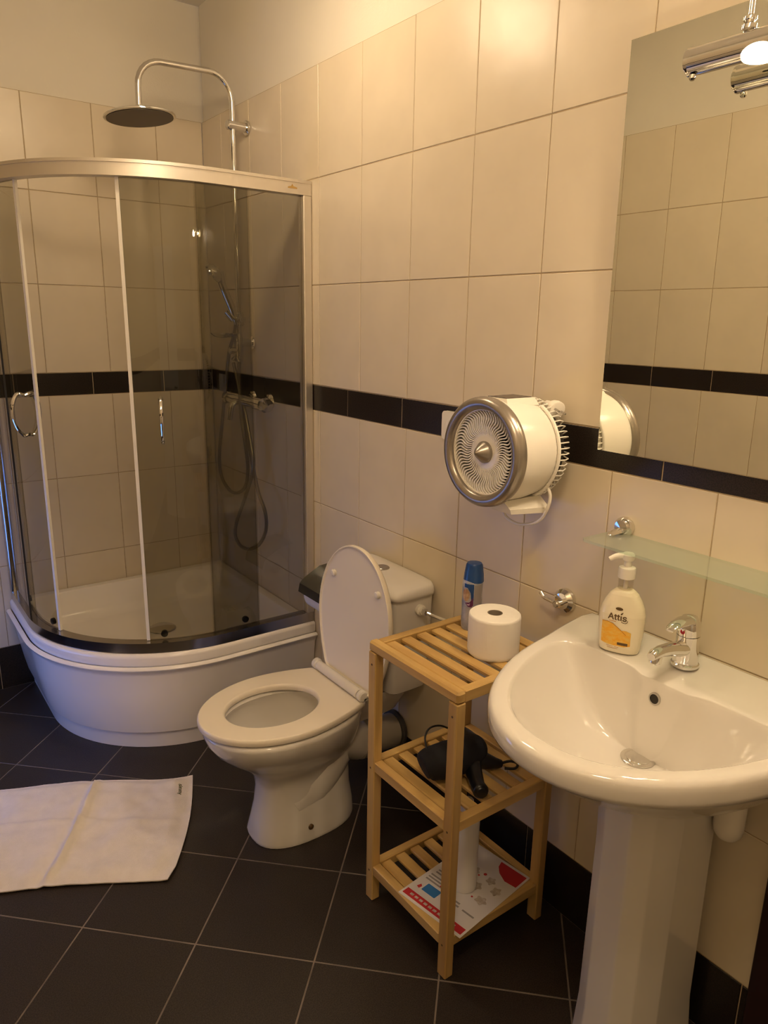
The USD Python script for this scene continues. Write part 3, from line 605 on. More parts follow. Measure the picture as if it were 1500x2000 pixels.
# tap
w = thing('tap', 'chrome single-lever mixer tap on the rear ledge of the washbasin', 'tap', (-0.066, -2.452, 0.866))
TX, TYY, TZ = -0.066, -2.452, 0.8655
obj('body', [lathe([(0.026, 0.0), (0.027, 0.003), (0.027, 0.006), (0.0245, 0.008), (0.0235, 0.012), (0.0225, 0.04), (0.0225, 0.066)], (TX, TYY, TZ), (0, 0, 1), 28)], 'chrome', w)
sp = []
for t, rz, ry, cz in ((0.0, .016, .017, .040), (0.02, .016, .016, .043), (0.05, .0135, .0135, .050), (0.08, .0115, .012, .054), (0.100, .010, .0115, .053), (0.110, .007, .009, .050)):
    a = np.arange(20) * 2 * PI / 20
    sp.append(np.c_[np.full(20, TX - 0.012 - t), TYY + ry * np.cos(a), TZ + cz + rz * np.sin(a)])
obj('spout', loft(sp), 'chrome', w, smooth=50)
obj('aerator', lathe([(0.0095, 0), (0.0115, -0.003), (0.0115, -0.016), (0.009, -0.018)], (TX - 0.104, TYY, TZ + 0.050), (0.15, 0, 1), 20), 'chrome', w)
lv = obj('lever', [lathe([(0.0222, 0.0), (0.0225, 0.012), (0.021, 0.026), (0.015, 0.036), (0.006, 0.040), (0.0, 0.0405)], (TX, TYY, TZ + 0.068), (-0.06, 0, 1), 28),
    loft([np.c_[np.full(16, TX - 0.006 - t), TYY + wd * np.cos(np.arange(16) * PI / 8), TZ + cz + hz * np.sin(np.arange(16) * PI / 8)] for t, wd, hz, cz in ((0, .017, .010, .097), (0.02, .0155, .009, .100), (0.04, .0135, .0065, .099), (0.055, .012, .0045, .095), (0.064, .008, .002, .091))])], 'chrome', w, smooth=50)
obj('temperature_mark', lathe([(0.0, 0), (0.005, 0), (0.005, 0.0008), (0.0, 0.001)], (TX - 0.0222, TYY, TZ + 0.077), (-1, 0, 0.05), 14), 'red_print', lv)
obj('pop_up_rod', [cyl((TX + 0.030, TYY, TZ), (TX + 0.030, TYY, TZ + 0.055), 0.0025, 10), trimesh.creation.icosphere(2, 0.006).apply_translation((TX + 0.030, TYY, TZ + 0.058))], 'chrome', w)

# ------------------------------------------------------------------ soap dispenser
SC = np.array([-0.102, -2.322, 0.8572])
sn = np.array([-0.92, -0.392, 0.0]); sn /= np.linalg.norm(sn); su = np.array([-sn[1], sn[0], 0])     # su: to the right when seen from the front
su = -su if su @ np.array([0.80766, -0.589, 0]) < 0 else su
w = thing('soap_dispenser', 'cream liquid soap pump bottle with an orange label on the basin ledge', 'soap bottle', SC)
PRF = [(0.0, .036, .020), (0.003, .0405, .0235), (0.012, .0425, .025), (0.04, .0455, .0265), (0.07, .0470, .027), (0.085, .0465, .0265), (0.10, .0430, .025), (0.115, .0365, .0225), (0.128, .0285, .020), (0.134, .022, .0175), (0.138, .0155, .0145)]
PZ = np.array([p[0] for p in PRF]); PW = np.array([p[1] for p in PRF]); PD = np.array([p[2] for p in PRF])
EX = 2.6
def bring(wd, dp, z, n=40):
    t = np.arange(n) * 2 * PI / n
    a = wd * np.sign(np.cos(t)) * np.abs(np.cos(t)) ** (2 / EX); b_ = dp * np.sign(np.sin(t)) * np.abs(np.sin(t)) ** (2 / EX)
    return SC + a[:, None] * su + b_[:, None] * sn + np.array([0, 0, z])
zs = np.linspace(0, 0.138, 40)
bot = obj('bottle', loft([bring(np.interp(z, PZ, PW), np.interp(z, PZ, PD), z) for z in np.unique(np.r_[zs, PZ])]), 'soap', w, smooth=50)
def on_bottle(mesh, lift=0.0006):
    """Wraps a flat print (x right, y up, from the bottle's base centre) on the front of the bottle."""
    mesh = mesh.copy(); v = mesh.vertices
    wd, dp = np.interp(v[:, 1], PZ, PW), np.interp(v[:, 1], PZ, PD)
    b_ = dp * np.clip(1 - np.abs(np.clip(v[:, 0] / wd, -0.999, 0.999)) ** EX, 0, 1) ** (1 / EX)
    mesh.vertices = SC + v[:, :1] * su + (b_ + lift + v[:, 2])[:, None] * sn + v[:, 1:2] * Z
    return mesh
def grid_print(poly, step=0.003):
    x0, y0_, x1, y1_ = poly.bounds; parts = []
    for a in np.arange(x0, x1, step):
        q = poly.intersection(sbox(a, y0_ - 1, a + step, y1_ + 1))
        for g in getattr(q, 'geoms', [q]):
            if g.geom_type == 'Polygon' and g.area > 1e-10:
                for b_ in np.arange(g.bounds[1], g.bounds[3], 0.008):
                    h = g.intersection(sbox(a - 1, b_, a + 1, b_ + 0.008))
                    for k in getattr(h, 'geoms', [h]):
                        if k.geom_type == 'Polygon' and k.area > 1e-10: parts.append(extr(k, 0, 0.0002))
    return trimesh.util.concatenate(parts)
lo = -0.004
hill = Polygon([(lo - 0.030, 0.021), (lo - 0.031, 0.035), (lo - 0.031, 0.068), (lo - 0.018, 0.0695), (lo - 0.008, 0.067), (lo + 0.004, 0.059), (lo + 0.010, 0.0545), (lo + 0.020, 0.0555), (lo + 0.030, 0.052), (lo + 0.030, 0.022), (lo + 0.018, 0.0185), (lo - 0.014, 0.0185)])
obj('orange_label', on_bottle(grid_print(hill), 0.0005), 'orange', bot, smooth=False)
def band_line(pts, r): 
    from shapely.geometry import LineString
    return LineString(pts).buffer(r, cap_style='flat')
obj('label_outline', on_bottle(grid_print(band_line([(lo - 0.031, 0.0682), (lo - 0.018, 0.0697), (lo - 0.008, 0.0672), (lo + 0.004, 0.0592), (lo + 0.013, 0.0525), (lo + 0.020, 0.046)], 0.0006)), 0.0009), 'ochre_print', bot, smooth=False)
lt = meshkit.text_mesh('Attıs', 0.0125, 0.0002, True); lb = lt.bounds
lt.apply_translation((-lb[0][0], 0, 0)); lt.apply_scale((0.0385 / (lb[1][0] - lb[0][0]), 1, 1)); lt.apply_translation((lo - 0.0195, 0.0765, 0))
obj('lettering', [on_bottle(lt, 0.0008), on_bottle(grid_print(band_line([(lo + 0.008, 0.0742), (lo + 0.012, 0.0722), (lo + 0.017, 0.0720), (lo + 0.0205, 0.0745), (lo + 0.021, 0.0785)], 0.0005)), 0.0008)], 'brown_print', bot, smooth=False)
obj('leaf_mark', on_bottle(extr(Polygon([(lo + 0.0055, 0.0885), (lo + 0.0065, 0.0915), (lo + 0.011, 0.0945), (lo + 0.0098, 0.0905), (lo + 0.0075, 0.0885)]), 0, 0.0002), 0.0008), 'brown_print', bot, smooth=False)
obj('oval_badge', on_bottle(grid_print(Polygon([(lo + 0.002 + 0.0075 * math.cos(t), 0.1005 + 0.0032 * math.sin(t)) for t in np.linspace(0, 2 * PI, 30)])), 0.0006), 'brown_print', bot, smooth=False)
for a, b_, c, d in ((lo - 0.016, 0.0722, lo - 0.002, 0.0732), (lo - 0.018, 0.0155, lo - 0.004, 0.0162), (lo - 0.001, 0.0152, lo + 0.008, 0.0159), (lo - 0.016, 0.0118, lo + 0.006, 0.0125)):
    obj('small_print', on_bottle(grid_print(sbox(a, b_, c, d)), 0.0007), 'ochre_print', bot, smooth=False)
obj('capacity_badge', on_bottle(grid_print(sbox(lo + 0.005, 0.0225, lo + 0.0245, 0.0268).buffer(0.0008)), 0.0009), 'brown_print', bot, smooth=False)
obj('clear_neck', lathe([(0.014, 0.137), (0.0155, 0.140), (0.0155, 0.160), (0.015, 0.164)], SC, (0, 0, 1), 28), 'clear', w)
obj('dip_tube', cyl(SC + (0, 0, 0.138), SC + (0, 0, 0.166), 0.0045), 'plastic', w)
obj('collar', lathe([(0.0165, 0.162), (0.0175, 0.164), (0.0175, 0.182), (0.0165, 0.185), (0.009, 0.187)], SC, (0, 0, 1), 28), 'plastic', w)
pd = -su * 0.93 + sn * 0.35; pd /= np.linalg.norm(pd)
obj('pump_head', [cyl(SC + (0, 0, 0.185), SC + (0, 0, 0.203), 0.0075), lathe([(0.0105, 0.200), (0.0125, 0.203), (0.0125, 0.212), (0.010, 0.2155), (0.0, 0.2165)], SC, (0, 0, 1), 24), tube(spline([SC + (0, 0, 0.2085), SC + pd * 0.014 + (0, 0, 0.2090), SC + pd * 0.026 + (0, 0, 0.2065), SC + pd * 0.037 + (0, 0, 0.200)], 6), np.linspace(0.0075, 0.0048, 19), 12)], 'plastic', w)

# ------------------------------------------------------------------ mirror, shelf, hook
MT = math.radians(0.7)
mw = trimesh.creation.box((0.005, 0.505, 0.812)); mw.apply_transform(trimesh.transformations.rotation_matrix(-MT, (0, 1, 0), (0, 0, -0.406)))
mw.apply_translation((-0.0055, -2.1485 - 0.2525, 1.2535 + 0.406))
w = thing('mirror', 'frameless rectangular mirror on the tiled wall above the washbasin', 'mirror', (-0.003, -2.401, 1.2535))
obj('glass_sheet', mw, 'mirror', w, smooth=False)
obj('hanger', bx(-0.006, -0.0005, -2.46, -2.34, 1.95, 2.0), 'dark_void', w, smooth=False)
w = thing('glass_shelf', 'frosted glass shelf on chrome clamps below the mirror', 'shelf', (-0.06, -2.46, 1.078))
sh = Polygon([(-0.002, -2.212), (-0.112, -2.212), (-0.12, -2.220), (-0.12, -2.712), (-0.112, -2.72), (-0.002, -2.72)])
obj('glass_plate', extr(sh, 1.0735, 1.0795), 'shelf_glass', w, smooth=False)
for yb in (-2.238, -2.690):
    cp = obj('clamp', [lathe([(0.022, 0), (0.023, 0.003), (0.022, 0.012), (0.016, 0.020), (0.0, 0.022)], (-0.0005, yb, 1.094), (-1, 0, 0), 26)], 'chrome', w)
    obj('clamp_tongue', [hull(np.vstack([circ((-0.012, yb, 1.085), 0.010, 12), circ((-0.055, yb, 1.0835), 0.007, 12), circ((-0.012, yb, 1.0945), 0.009, 12), circ((-0.055, yb, 1.0868), 0.006, 12)]))], 'chrome', cp)
w = thing('roll_hook', 'chrome paper holder arm on a round rosette, left of the basin', 'hook', (0, -2.09, 0.876))
obj('rosette', lathe([(0.030, 0), (0.0305, 0.003), (0.029, 0.010), (0.020, 0.018), (0.0, 0.020)], (-0.0005, -2.092, 0.872), (-1, 0, 0), 28), 'chrome', w)
obj('arm', [cyl((-0.012, -2.092, 0.869), (-0.042, -2.092, 0.869), 0.0085, 16, 0.002), tube(arc_path([(-0.034, -2.094, 0.869), (-0.036, -2.052, 0.874), (-0.036, -2.040, 0.884)], 0.010), 0.0052, 12)], 'chrome', w)

# ------------------------------------------------------------------ mirror lamp
w = thing('mirror_lamp', 'chrome tube lamp on a thin rod in front of the mirror top', 'lamp', (-0.094, -2.44, 1.967))
lx, lz = -0.094, 1.967
obj('tube', [lathe([(0.021, 0), (0.0235, 0.002), (0.0235, 0.006), (0.0225, 0.008), (0.0225, 0.262), (0.0235, 0.264), (0.0235, 0.268), (0.021, 0.270)], (lx, -2.332, lz), (0, -1, 0), 32)], 'chrome', w)
obj('end_knob', lathe([(0.006, 0), (0.006, 0.006), (0.0035, 0.009), (0, 0.009)], (lx - 0.006, -2.345, lz - 0.022), (0, 0, -1), 12), 'chrome', w)
for yy in (-2.462, -2.555):
    b_ = trimesh.creation.icosphere(3, 1.0); b_.apply_scale((0.0275, 0.037, 0.0165)); b_.apply_translation((lx + 0.002, yy, lz - 0.013))
    obj('bulb', b_, 'halogen', w, smooth=True)
obj('joint', [lathe([(0.006, 0), (0.012, 0.004), (0.012, 0.010), (0.007, 0.013), (0.011, 0.017), (0.011, 0.021), (0.005, 0.025)], (lx, -2.435, lz + 0.021), (0, 0, 1), 18)], 'chrome', w)
obj('rod', tube(arc_path([(lx, -2.435, lz + 0.042), (lx, -2.435, 2.20), (-0.004, -2.435, 2.20)], 0.05), 0.0045, 12), 'chrome', w)
obj('wall_plate', lathe([(0.032, 0), (0.032, 0.006), (0.027, 0.010), (0.0, 0.010)], (-0.0005, -2.435, 2.20), (-1, 0, 0), 26), 'chrome', w)

# ------------------------------------------------------------------ wall fan
w = thing('wall_fan', 'round white wall fan with a taupe ring and swirl grille', 'fan', (-0.06, -2.0, 1.24))
FC = np.array([-0.06, -1.990, 1.241])
AX = np.array([-1.0, 0, 0])
fu, fv = -Y, Z
dep = lambda d: FC + AX * d
obj('housing', lathe([(0.09, 0.005), (0.106, 0.010), (0.113, 0.03), (0.1175, 0.07), (0.1185, 0.11), (0.117, 0.135), (0.108, 0.136), (0.098, 0.13), (0.094, 0.06), (0.0, 0.055)], FC, AX, 64), 'plastic', w, smooth=40)
obj('front_ring', lathe([(0.1175, 0.132), (0.1235, 0.136), (0.1255, 0.145), (0.124, 0.156), (0.117, 0.164), (0.108, 0.1645), (0.100, 0.160), (0.097, 0.154), (0.0965, 0.145), (0.0965, 0.134)], FC, AX, 72, cap=False), 'taupe', w, smooth=50)
NV = 64
vanes = []
for k in range(NV):
    a0 = k * 2 * PI / NV
    rr = np.linspace(0.038, 0.0955, 12); sv = (rr - 0.038) / 0.0575
    ph = a0 + 0.10 * np.sin(2 * PI * sv) + 0.22 * sv
    ring_ = []
    for r, p in zip(rr, ph):
        er = np.cos(p) * fu + np.sin(p) * fv; et = -np.sin(p) * fu + np.cos(p) * fv
        c = dep(0.148 - 0.005 * (1 - (r - 0.038) / 0.0575)) + er * r; wd = 0.0012 + 0.0006 * (r - 0.038) / 0.0575
        ring_.append([c + et * wd, c - et * wd, c - et * wd - AX * 0.006, c + et * wd - AX * 0.006])
    vanes.append(loft(ring_))
obj('grille_vanes', vanes, 'plastic', w, smooth=False, kind='stuff')
obj('grille_rim', lathe([(0.0975, 0.140), (0.0975, 0.151), (0.0945, 0.1505), (0.0935, 0.145), (0.0935, 0.138)], FC, AX, 64, cap=False), 'plastic', w)
obj('grille_disc', lathe([(0.0, 0.131), (0.046, 0.134), (0.046, 0.1410), (0.041, 0.1428), (0.0, 0.1428)], FC, AX, 40), 'plastic', w)
obj('hub_cone', lathe([(0.0245, 0.1415), (0.025, 0.147), (0.022, 0.151), (0.012, 0.165), (0.004, 0.1725), (0.0, 0.1735)], FC, AX, 36), 'taupe', w, smooth=50)
pb = []
for k in range(5):
    a0 = k * 2 * PI / 5
    pb.append(loft([[dep(0.095 + 0.02 * s_) + r * (np.cos(a0 + s_ * wd) * fu + np.sin(a0 + s_ * wd) * fv) for s_ in (-1, 1)] + [dep(0.092 + 0.02 * s_) + r * (np.cos(a0 + s_ * wd) * fu + np.sin(a0 + s_ * wd) * fv) for s_ in (1, -1)] for r, wd in ((0.02, 0.5), (0.05, 0.42), (0.085, 0.36))]))
obj('propeller', pb, 'panel', w, smooth=40)
obj('back_disc', lathe([(0.0, 0.058), (0.092, 0.060), (0.092, 0.064), (0.0, 0.062)], FC, AX, 40), 'dark_void', w)
rg = []
for k in range(56):
    a0 = k * 2 * PI / 56; er = np.cos(a0) * fu + np.sin(a0) * fv
    rg.append(tube(np.array([dep(0.03) + er * 0.113, dep(0.004) + er * 0.118, dep(-0.012) + er * 0.112, dep(-0.022) + er * 0.085, dep(-0.022) + er * 0.03]), 0.0017, 6))
obj('rear_grille', rg, 'plastic', w, smooth=40, kind='stuff')
obj('rear_core', lathe([(0.0, -0.018), (0.098, -0.012), (0.100, 0.006), (0.0, 0.008)], FC, AX, 40), 'dark_void', w)
obj('mount', [cyl((-0.0005, FC[1], FC[2]), (-0.045, FC[1], FC[2]), 0.03)], 'plastic', w)
top = place(extr(Polygon([(-0.030, -0.042), (0.030, -0.042), (0.036, -0.034), (0.036, 0.036), (0.028, 0.046), (-0.028, 0.046), (-0.036, 0.036), (-0.036, -0.034)]), 0, 0.010), (-0.133, FC[1], FC[2] + 0.113), Y, X, -Z)
tp = obj('top_plate', hull(np.vstack([np.c_[-0.133 + np.array([-0.05, 0.05, 0.05, -0.05]), FC[1] + np.array([-0.045, -0.045, 0.045, 0.045]), np.full(4, FC[2] + 0.105)], np.c_[-0.133 + np.array([-0.045, 0.045, 0.045, -0.045]), FC[1] + np.array([-0.034, -0.034, 0.034, 0.034]), np.full(4, FC[2] + 0.1215)]])), 'plastic', w, smooth=20)
obj('control_panel', bx(-0.133 - 0.041, -0.133 + 0.041, FC[1] - 0.030, FC[1] + 0.030, FC[2] + 0.1214, FC[2] + 0.1228, 0.0006), 'panel', tp, smooth=False)
obj('foot', hull(np.vstack([np.c_[np.array([-0.19, -0.07, -0.07, -0.19]), FC[1] + np.array([-0.055, -0.055, 0.055, 0.055]), np.array([1.135] * 4)], np.c_[np.array([-0.185, -0.055, -0.055, -0.185]), FC[1] + np.array([-0.072, -0.072, 0.072, 0.072]), np.array([1.118, 1.108, 1.108, 1.118])], np.c_[np.array([-0.178, -0.06, -0.06, -0.178]), FC[1] + np.array([-0.070, -0.070, 0.070, 0.070]), np.array([1.106, 1.094, 1.094, 1.106])]])), 'plastic', w, smooth=20)
th = np.radians(np.linspace(62, -85, 30))
wrap = [dep(0.026) + 0.1165 * (np.cos(t) * fu + np.sin(t) * fv) for t in th]
obj('cable', [tube(np.array(wrap), 0.0042, 10), tube(spline([(-0.080, -2.066, 1.172), (-0.075, -2.080, 1.142), (-0.075, -2.073, 1.105), (-0.075, -2.048, 1.072), (-0.075, -1.992, 1.052), (-0.075, -1.943, 1.062), (-0.075, -1.928, 1.10)], 6), 0.0038, 10)], 'plastic', w)
PC = np.array([-0.045, -2.053, 1.336]); pa = np.array([-0.25, -0.93, -0.22]); pa /= np.linalg.norm(pa)
pg = obj('plug', lathe([(0.007, -0.042), (0.010, -0.028), (0.017, -0.014), (0.0195, -0.004), (0.0195, 0.006), (0.016, 0.008), (0.0, 0.008)], PC, pa, 20), 'plastic', w)
pq = np.cross(pa, (0.4, 0.2, 1)); pq /= np.linalg.norm(pq)
for sg in (-1, 1):
    obj('pin', cyl(PC + pa * 0.006 + pq * sg * 0.0095, PC + pa * 0.026 + pq * sg * 0.0095, 0.0024, 10, 0.0008), 'polish', pg)

w = thing('wall_socket', 'white wall socket plate half hidden behind the fan', 'wall socket', (0, -1.654, 1.245))
rp = rrect(0.08, 0.08, 0.012)
obj('cover_plate', place(extr(Polygon(rp), 0, 0.010), (-0.0006, -1.654, 1.245), -Y, Z, -X), 'plastic', w, smooth=30)
obj('socket_ring', lathe([(0.021, 0.0), (0.021, 0.0015), (0.0185, 0.001), (0.0, 0.0005)], (-0.0106, -1.654, 1.245), (-1, 0, 0), 24), 'plastic', w)

# ------------------------------------------------------------------ bamboo rack
X0, X1, Y0, Y1 = -0.390, -0.052, -2.140, -1.808        # outer faces
LT = 0.026
w = thing('bamboo_rack', 'three-tier bamboo rack with slatted shelves between toilet and basin', 'rack', ((X0 + X1) / 2, (Y0 + Y1) / 2, 0))
HT = 0.758
for xa, xb in ((X0, X0 + LT), (X1 - LT, X1)):
    for ya, yb in ((Y0, Y0 + LT + 0.004), (Y1 - LT - 0.004, Y1)):
        lg_ = obj('leg', bx(xa, xb, ya, yb, 0.0005, HT - (0.028), 0.0025), 'bamboo_up', w, smooth=15)
        for zz in (0.10, 0.413, 0.705):
            obj('screw_cap', cyl((xa - 0.0006, (ya + yb) / 2, zz - 0.008), (xa + 0.002, (ya + yb) / 2, zz - 0.008), 0.0028, 10), 'brown_print', lg_)
for xa, xb in ((X0, X0 + LT), (X1 - LT, X1)):
    obj('top_rail', bx(xa, xb, Y0, Y1, HT - 0.028, HT, 0.005), 'bamboo', w, smooth=15)
for zt in (HT - 0.002, 0.428, 0.112):
    for ya, yb in ((Y0 + 0.004, Y0 + 0.028), (Y1 - 0.028, Y1 - 0.004)):
        obj('shelf_rail', bx(X0 + LT, X1 - LT, ya, yb, zt - 0.028, zt, 0.002), 'bamboo_x', w, smooth=15)
    if zt < 0.7:
        for xa, xb in ((X0 + 0.001, X0 + 0.025), (X1 - 0.025, X1 - 0.001)):
            obj('shelf_rail', bx(xa, xb, Y0 + LT + 0.004, Y1 - LT - 0.004, zt - 0.028, zt, 0.002), 'bamboo', w, smooth=15)
    ns = 6; xs = np.linspace(X0 + LT + 0.020, X1 - LT - 0.020, ns)
    for xc in xs:
        obj('slat', bx(xc - 0.0155, xc + 0.0155, Y0 + 0.028, Y1 - 0.028, zt - 0.016, zt - 0.004, 0.003), 'bamboo', w, smooth=15)

# things on the rack
zt = HT - 0.006
w = thing('spray_can', 'air freshener spray can with blue cap, on the rack against the wall', 'spray can', (-0.118, -1.884, zt))
sc_ = np.array([-0.118, -1.884, zt + 0.0003])
def can_r(z): return np.interp(z, [0, .004, .02, .05, .075, .10, .125, .135], [.0235, .0255, .0262, .0255, .0262, .0258, .0262, .0235])
cz = np.linspace(0, 0.135, 28)
body = obj('can', lathe([(0.0, 0)] + [(can_r(z), z) for z in cz] + [(0.0, 0.137)], sc_, (0, 0, 1), 36), 'can', w, smooth=50)
obj('cap', lathe([(0.0245, 0.128), (0.0262, 0.130), (0.0262, 0.134), (0.0248, 0.150), (0.0215, 0.173), (0.0185, 0.178), (0.0, 0.179)], sc_, (0.02, 0, 1), 36), 'blue', w, smooth=40)
toC = math.atan2(-3.175 + 1.884, -1.357 + 0.118)
def on_can(poly, lift=0.0004):
    """Wraps a flat print (x right, y up) around the side that faces the room."""
    t = grid_print(poly, 0.004); v = t.vertices
    r = can_r(v[:, 1]) + lift + v[:, 2]; a = toC + v[:, 0] / 0.026
    t.vertices = sc_ + np.c_[r * np.cos(a), r * np.sin(a), v[:, 1]]; return t
obj('blue_print', on_can(Polygon([(-0.022, 0.118), (-0.022, 0.128), (0.004, 0.128), (0.004, 0.085), (-0.001, 0.080), (-0.004, 0.105), (-0.012, 0.118)])), 'blue', body, smooth=False)
obj('text_panel', on_can(sbox(0.0055, 0.075, 0.028, 0.126)), 'can_grey', body, smooth=False)
obj('flower_print', on_can(affinity.scale(Polygon([(math.cos(t), math.sin(t)) for t in np.linspace(0, 2 * PI, 24)]), 0.010, 0.0165, origin=(0, 0)).buffer(0) if False else Polygon([(-0.0165 + 0.0105 * math.cos(t), 0.098 + 0.017 * math.sin(t)) for t in np.linspace(0, 2 * PI, 24)]), 0.0008), 'beige_print', body, smooth=False)
obj('purple_print', on_can(Polygon([(-0.018, 0.077), (-0.006, 0.0795), (0.000, 0.088), (0.003, 0.094), (0.0035, 0.072), (-0.001, 0.0665), (-0.009, 0.067)]), 0.0008), 'purple', body, smooth=False)
obj('white_mark', on_can(Polygon([(-0.014, 0.0755), (-0.009, 0.0745), (-0.004, 0.0775), (-0.006, 0.0705), (-0.011, 0.0715)]), 0.0012), 'lilac', body, smooth=False)

w = thing('paper_roll', 'large white toilet paper roll standing on the rack beside the basin', 'toilet paper', (-0.172, -2.022, zt))
rc = (-0.172, -2.022, zt + 0.0003); RR = 0.0625
obj('paper', lathe([(0.0185, 0.002), (RR - 0.004, 0.0), (RR - 0.001, 0.003), (RR, 0.010), (RR, 0.094), (RR - 0.001, 0.099), (RR - 0.004, 0.1015), (0.0185, 0.1015), (0.0185, 0.002)], rc, (0, 0, 1), 48, cap=False), 'tissue', w, smooth=40)
obj('core', lathe([(0.0186, 0.003), (0.0186, 0.1012), (0.0165, 0.1012), (0.0165, 0.003)], rc, (0, 0, 1), 28, cap=False), 'card', w)
obj('core_shadow_disc', lathe([(0.0, 0.07), (0.0165, 0.07), (0.0165, 0.072), (0.0, 0.072)], rc, (0, 0, 1), 24), 'card', w)

# hair dryer on the middle shelf
zm = 0.428 - 0.004
w = thing('hair_dryer', 'black folding hair dryer lying on the middle shelf of the rack', 'hair dryer', (-0.235, -1.995, zm))
def blob(pts, radii, n=22, flat=1.0, zbase=zm): 
    t = tube(spline(pts, 6), np.interp(np.linspace(0, 1, (len(pts) - 1) * 6 + 1), np.linspace(0, 1, len(radii)), radii), n); return t
obj('barrel', blob([(-0.335, -1.968, zm + 0.041), (-0.318, -1.972, zm + 0.046), (-0.27, -1.985, zm + 0.048), (-0.225, -1.990, zm + 0.047), (-0.185, -1.985, zm + 0.046), (-0.165, -1.980, zm + 0.044)], [.030, .040, .046, .044, .042, .030]), 'navy', w, smooth=60)
obj('motor_housing', blob([(-0.178, -1.915, zm + 0.046), (-0.185, -1.935, zm + 0.048), (-0.195, -1.975, zm + 0.048), (-0.208, -2.01, zm + 0.040)], [.020, .036, .040, .030]), 'black', w, smooth=60)
obj('folding_handle', blob([(-0.205, -1.995, zm + 0.036), (-0.228, -2.035, zm + 0.027), (-0.252, -2.075, zm + 0.021), (-0.262, -2.098, zm + 0.020), (-0.266, -2.106, zm + 0.020)], [.026, .021, .018, .0195, .012]), 'black', w, smooth=60)
obj('nozzle', blob([(-0.20, -1.99, zm + 0.035), (-0.175, -2.015, zm + 0.026), (-0.150, -2.032, zm + 0.018), (-0.135, -2.038, zm + 0.014)], [.028, .022, .014, .010]), 'black', w, smooth=60)
obj('hanging_loop', tube(spline([(-0.137, -2.036, zm + 0.014), (-0.110, -2.046, zm + 0.016), (-0.098, -2.060, zm + 0.012), (-0.112, -2.066, zm + 0.007), (-0.135, -2.052, zm + 0.008)], 6), 0.0035, 8), 'rubber', w)
obj('drawstring', tube(spline([(-0.320, -1.962, zm + 0.082), (-0.312, -1.945, zm + 0.105), (-0.285, -1.930, zm + 0.113), (-0.25, -1.930, zm + 0.108), (-0.22, -1.945, zm + 0.092)], 6), 0.0024, 8), 'rubber', w)

# flyer and bottle on the bottom shelf
zf = 0.112 - 0.0035
c0, c1, c2, c3 = [np.array(p) for p in ((-0.388, -1.950), (-0.357, -2.150), (-0.074, -2.112), (-0.100, -1.918))]     # top-left, bottom-left, bottom-right, top-right as seen
zf = 0.1128
def fmap(u, v): return (c0 * (1 - u) * (1 - v) + c1 * (1 - u) * v + c2 * u * v + c3 * u * (1 - v))
def fpatch(poly, lift, th=0.0002, n=1):
    t = extr(poly, 0, th); v = t.vertices.copy()
    xy = np.array([fmap(a, b_) for a, b_ in v[:, :2]]); t.vertices = np.c_[xy, zf + lift + v[:, 2]]; return t
w = thing('flyer', 'printed leaflet with red strip and red corner on the bottom shelf', 'leaflet', (-0.23, -2.03, zf))
sheet = obj('sheet', fpatch(sbox(0, 0, 1, 1), 0, 0.0005), 'paper', w, smooth=False)
obj('red_strip', fpatch(sbox(0.03, 0.03, 0.105, 0.97), 0.0006), 'red_print', sheet, smooth=False)
for a in np.arange(0.12, 0.85, 0.075):
    obj('strip_lettering', fpatch(sbox(0.055, a, 0.08, a + 0.05), 0.0009), 'tan_print', sheet, smooth=False)
obj('red_corner', fpatch(Polygon([(0.97, 0.97), (0.97, 0.50), (0.88, 0.56), (0.80, 0.68), (0.765, 0.82), (0.77, 0.97)]).intersection(sbox(0, 0, 1, 1)) if False else Polygon([(0.97, 0.55), (0.97, 0.97), (0.80, 0.97), (0.79, 0.80), (0.84, 0.66), (0.90, 0.58)]), 0.0006), 'red_print', sheet, smooth=False)
obj('blue_box', fpatch(sbox(0.18, 0.17, 0.26, 0.37).buffer(0.01), 0.0006), 'blue_print', sheet, smooth=False)
obj('red_drop', fpatch(Polygon([(0.175, 0.08), (0.22, 0.10), (0.20, 0.135), (0.165, 0.125)]), 0.0006), 'red_print', sheet, smooth=False)
for a, b_, l_ in ((0.30, 0.06, 0.30), (0.335, 0.06, 0.26), (0.37, 0.06, 0.32), (0.24, 0.46, 0.22), (0.275, 0.46, 0.2), (0.24, 0.74, 0.18), (0.42, 0.08, 0.2), (0.455, 0.08, 0.24), (0.62, 0.08, 0.16), (0.655, 0.08, 0.12)):
    obj('text_line', fpatch(sbox(a, b_, a + 0.018, b_ + l_), 0.0006), 'grey_ink', sheet, smooth=False)
pics = []
for a, b_, r1, r2 in ((0.45, 0.80, .045, .075), (0.56, 0.60, .05, .07), (0.50, 0.40, .05, .075), (0.70, 0.40, .05, .07), (0.70, 0.68, .045, .06), (0.63, 0.84, .05, .06), (0.78, 0.20, .05, .08)):
    obj('picture_spot', fpatch(Polygon([(a + r1 * (1 + 0.18 * math.sin(5 * t)) * math.cos(t), b_ + r2 * (1 + 0.18 * math.sin(5 * t)) * math.sin(t)) for t in np.linspace(0, 2 * PI, 30)]), 0.0006), 'tan_print', sheet, smooth=False)
for a, b_, r in ((0.73, 0.55, .016), (0.68, 0.50, .010), (0.32, 0.30, .010), (0.43, 0.68, .010), (0.60, 0.50, .010)):
    obj('dot', fpatch(Polygon([(a + r * math.cos(t), b_ + 1.4 * r * math.sin(t)) for t in np.linspace(0, 2 * PI, 14)]), 0.0009), 'red_print', sheet, smooth=False)
bc = np.array([-0.236, -2.030, zf + 0.001])
w = thing('white_bottle', 'tall plain white bottle standing on the leaflet on the bottom shelf', 'bottle', bc)
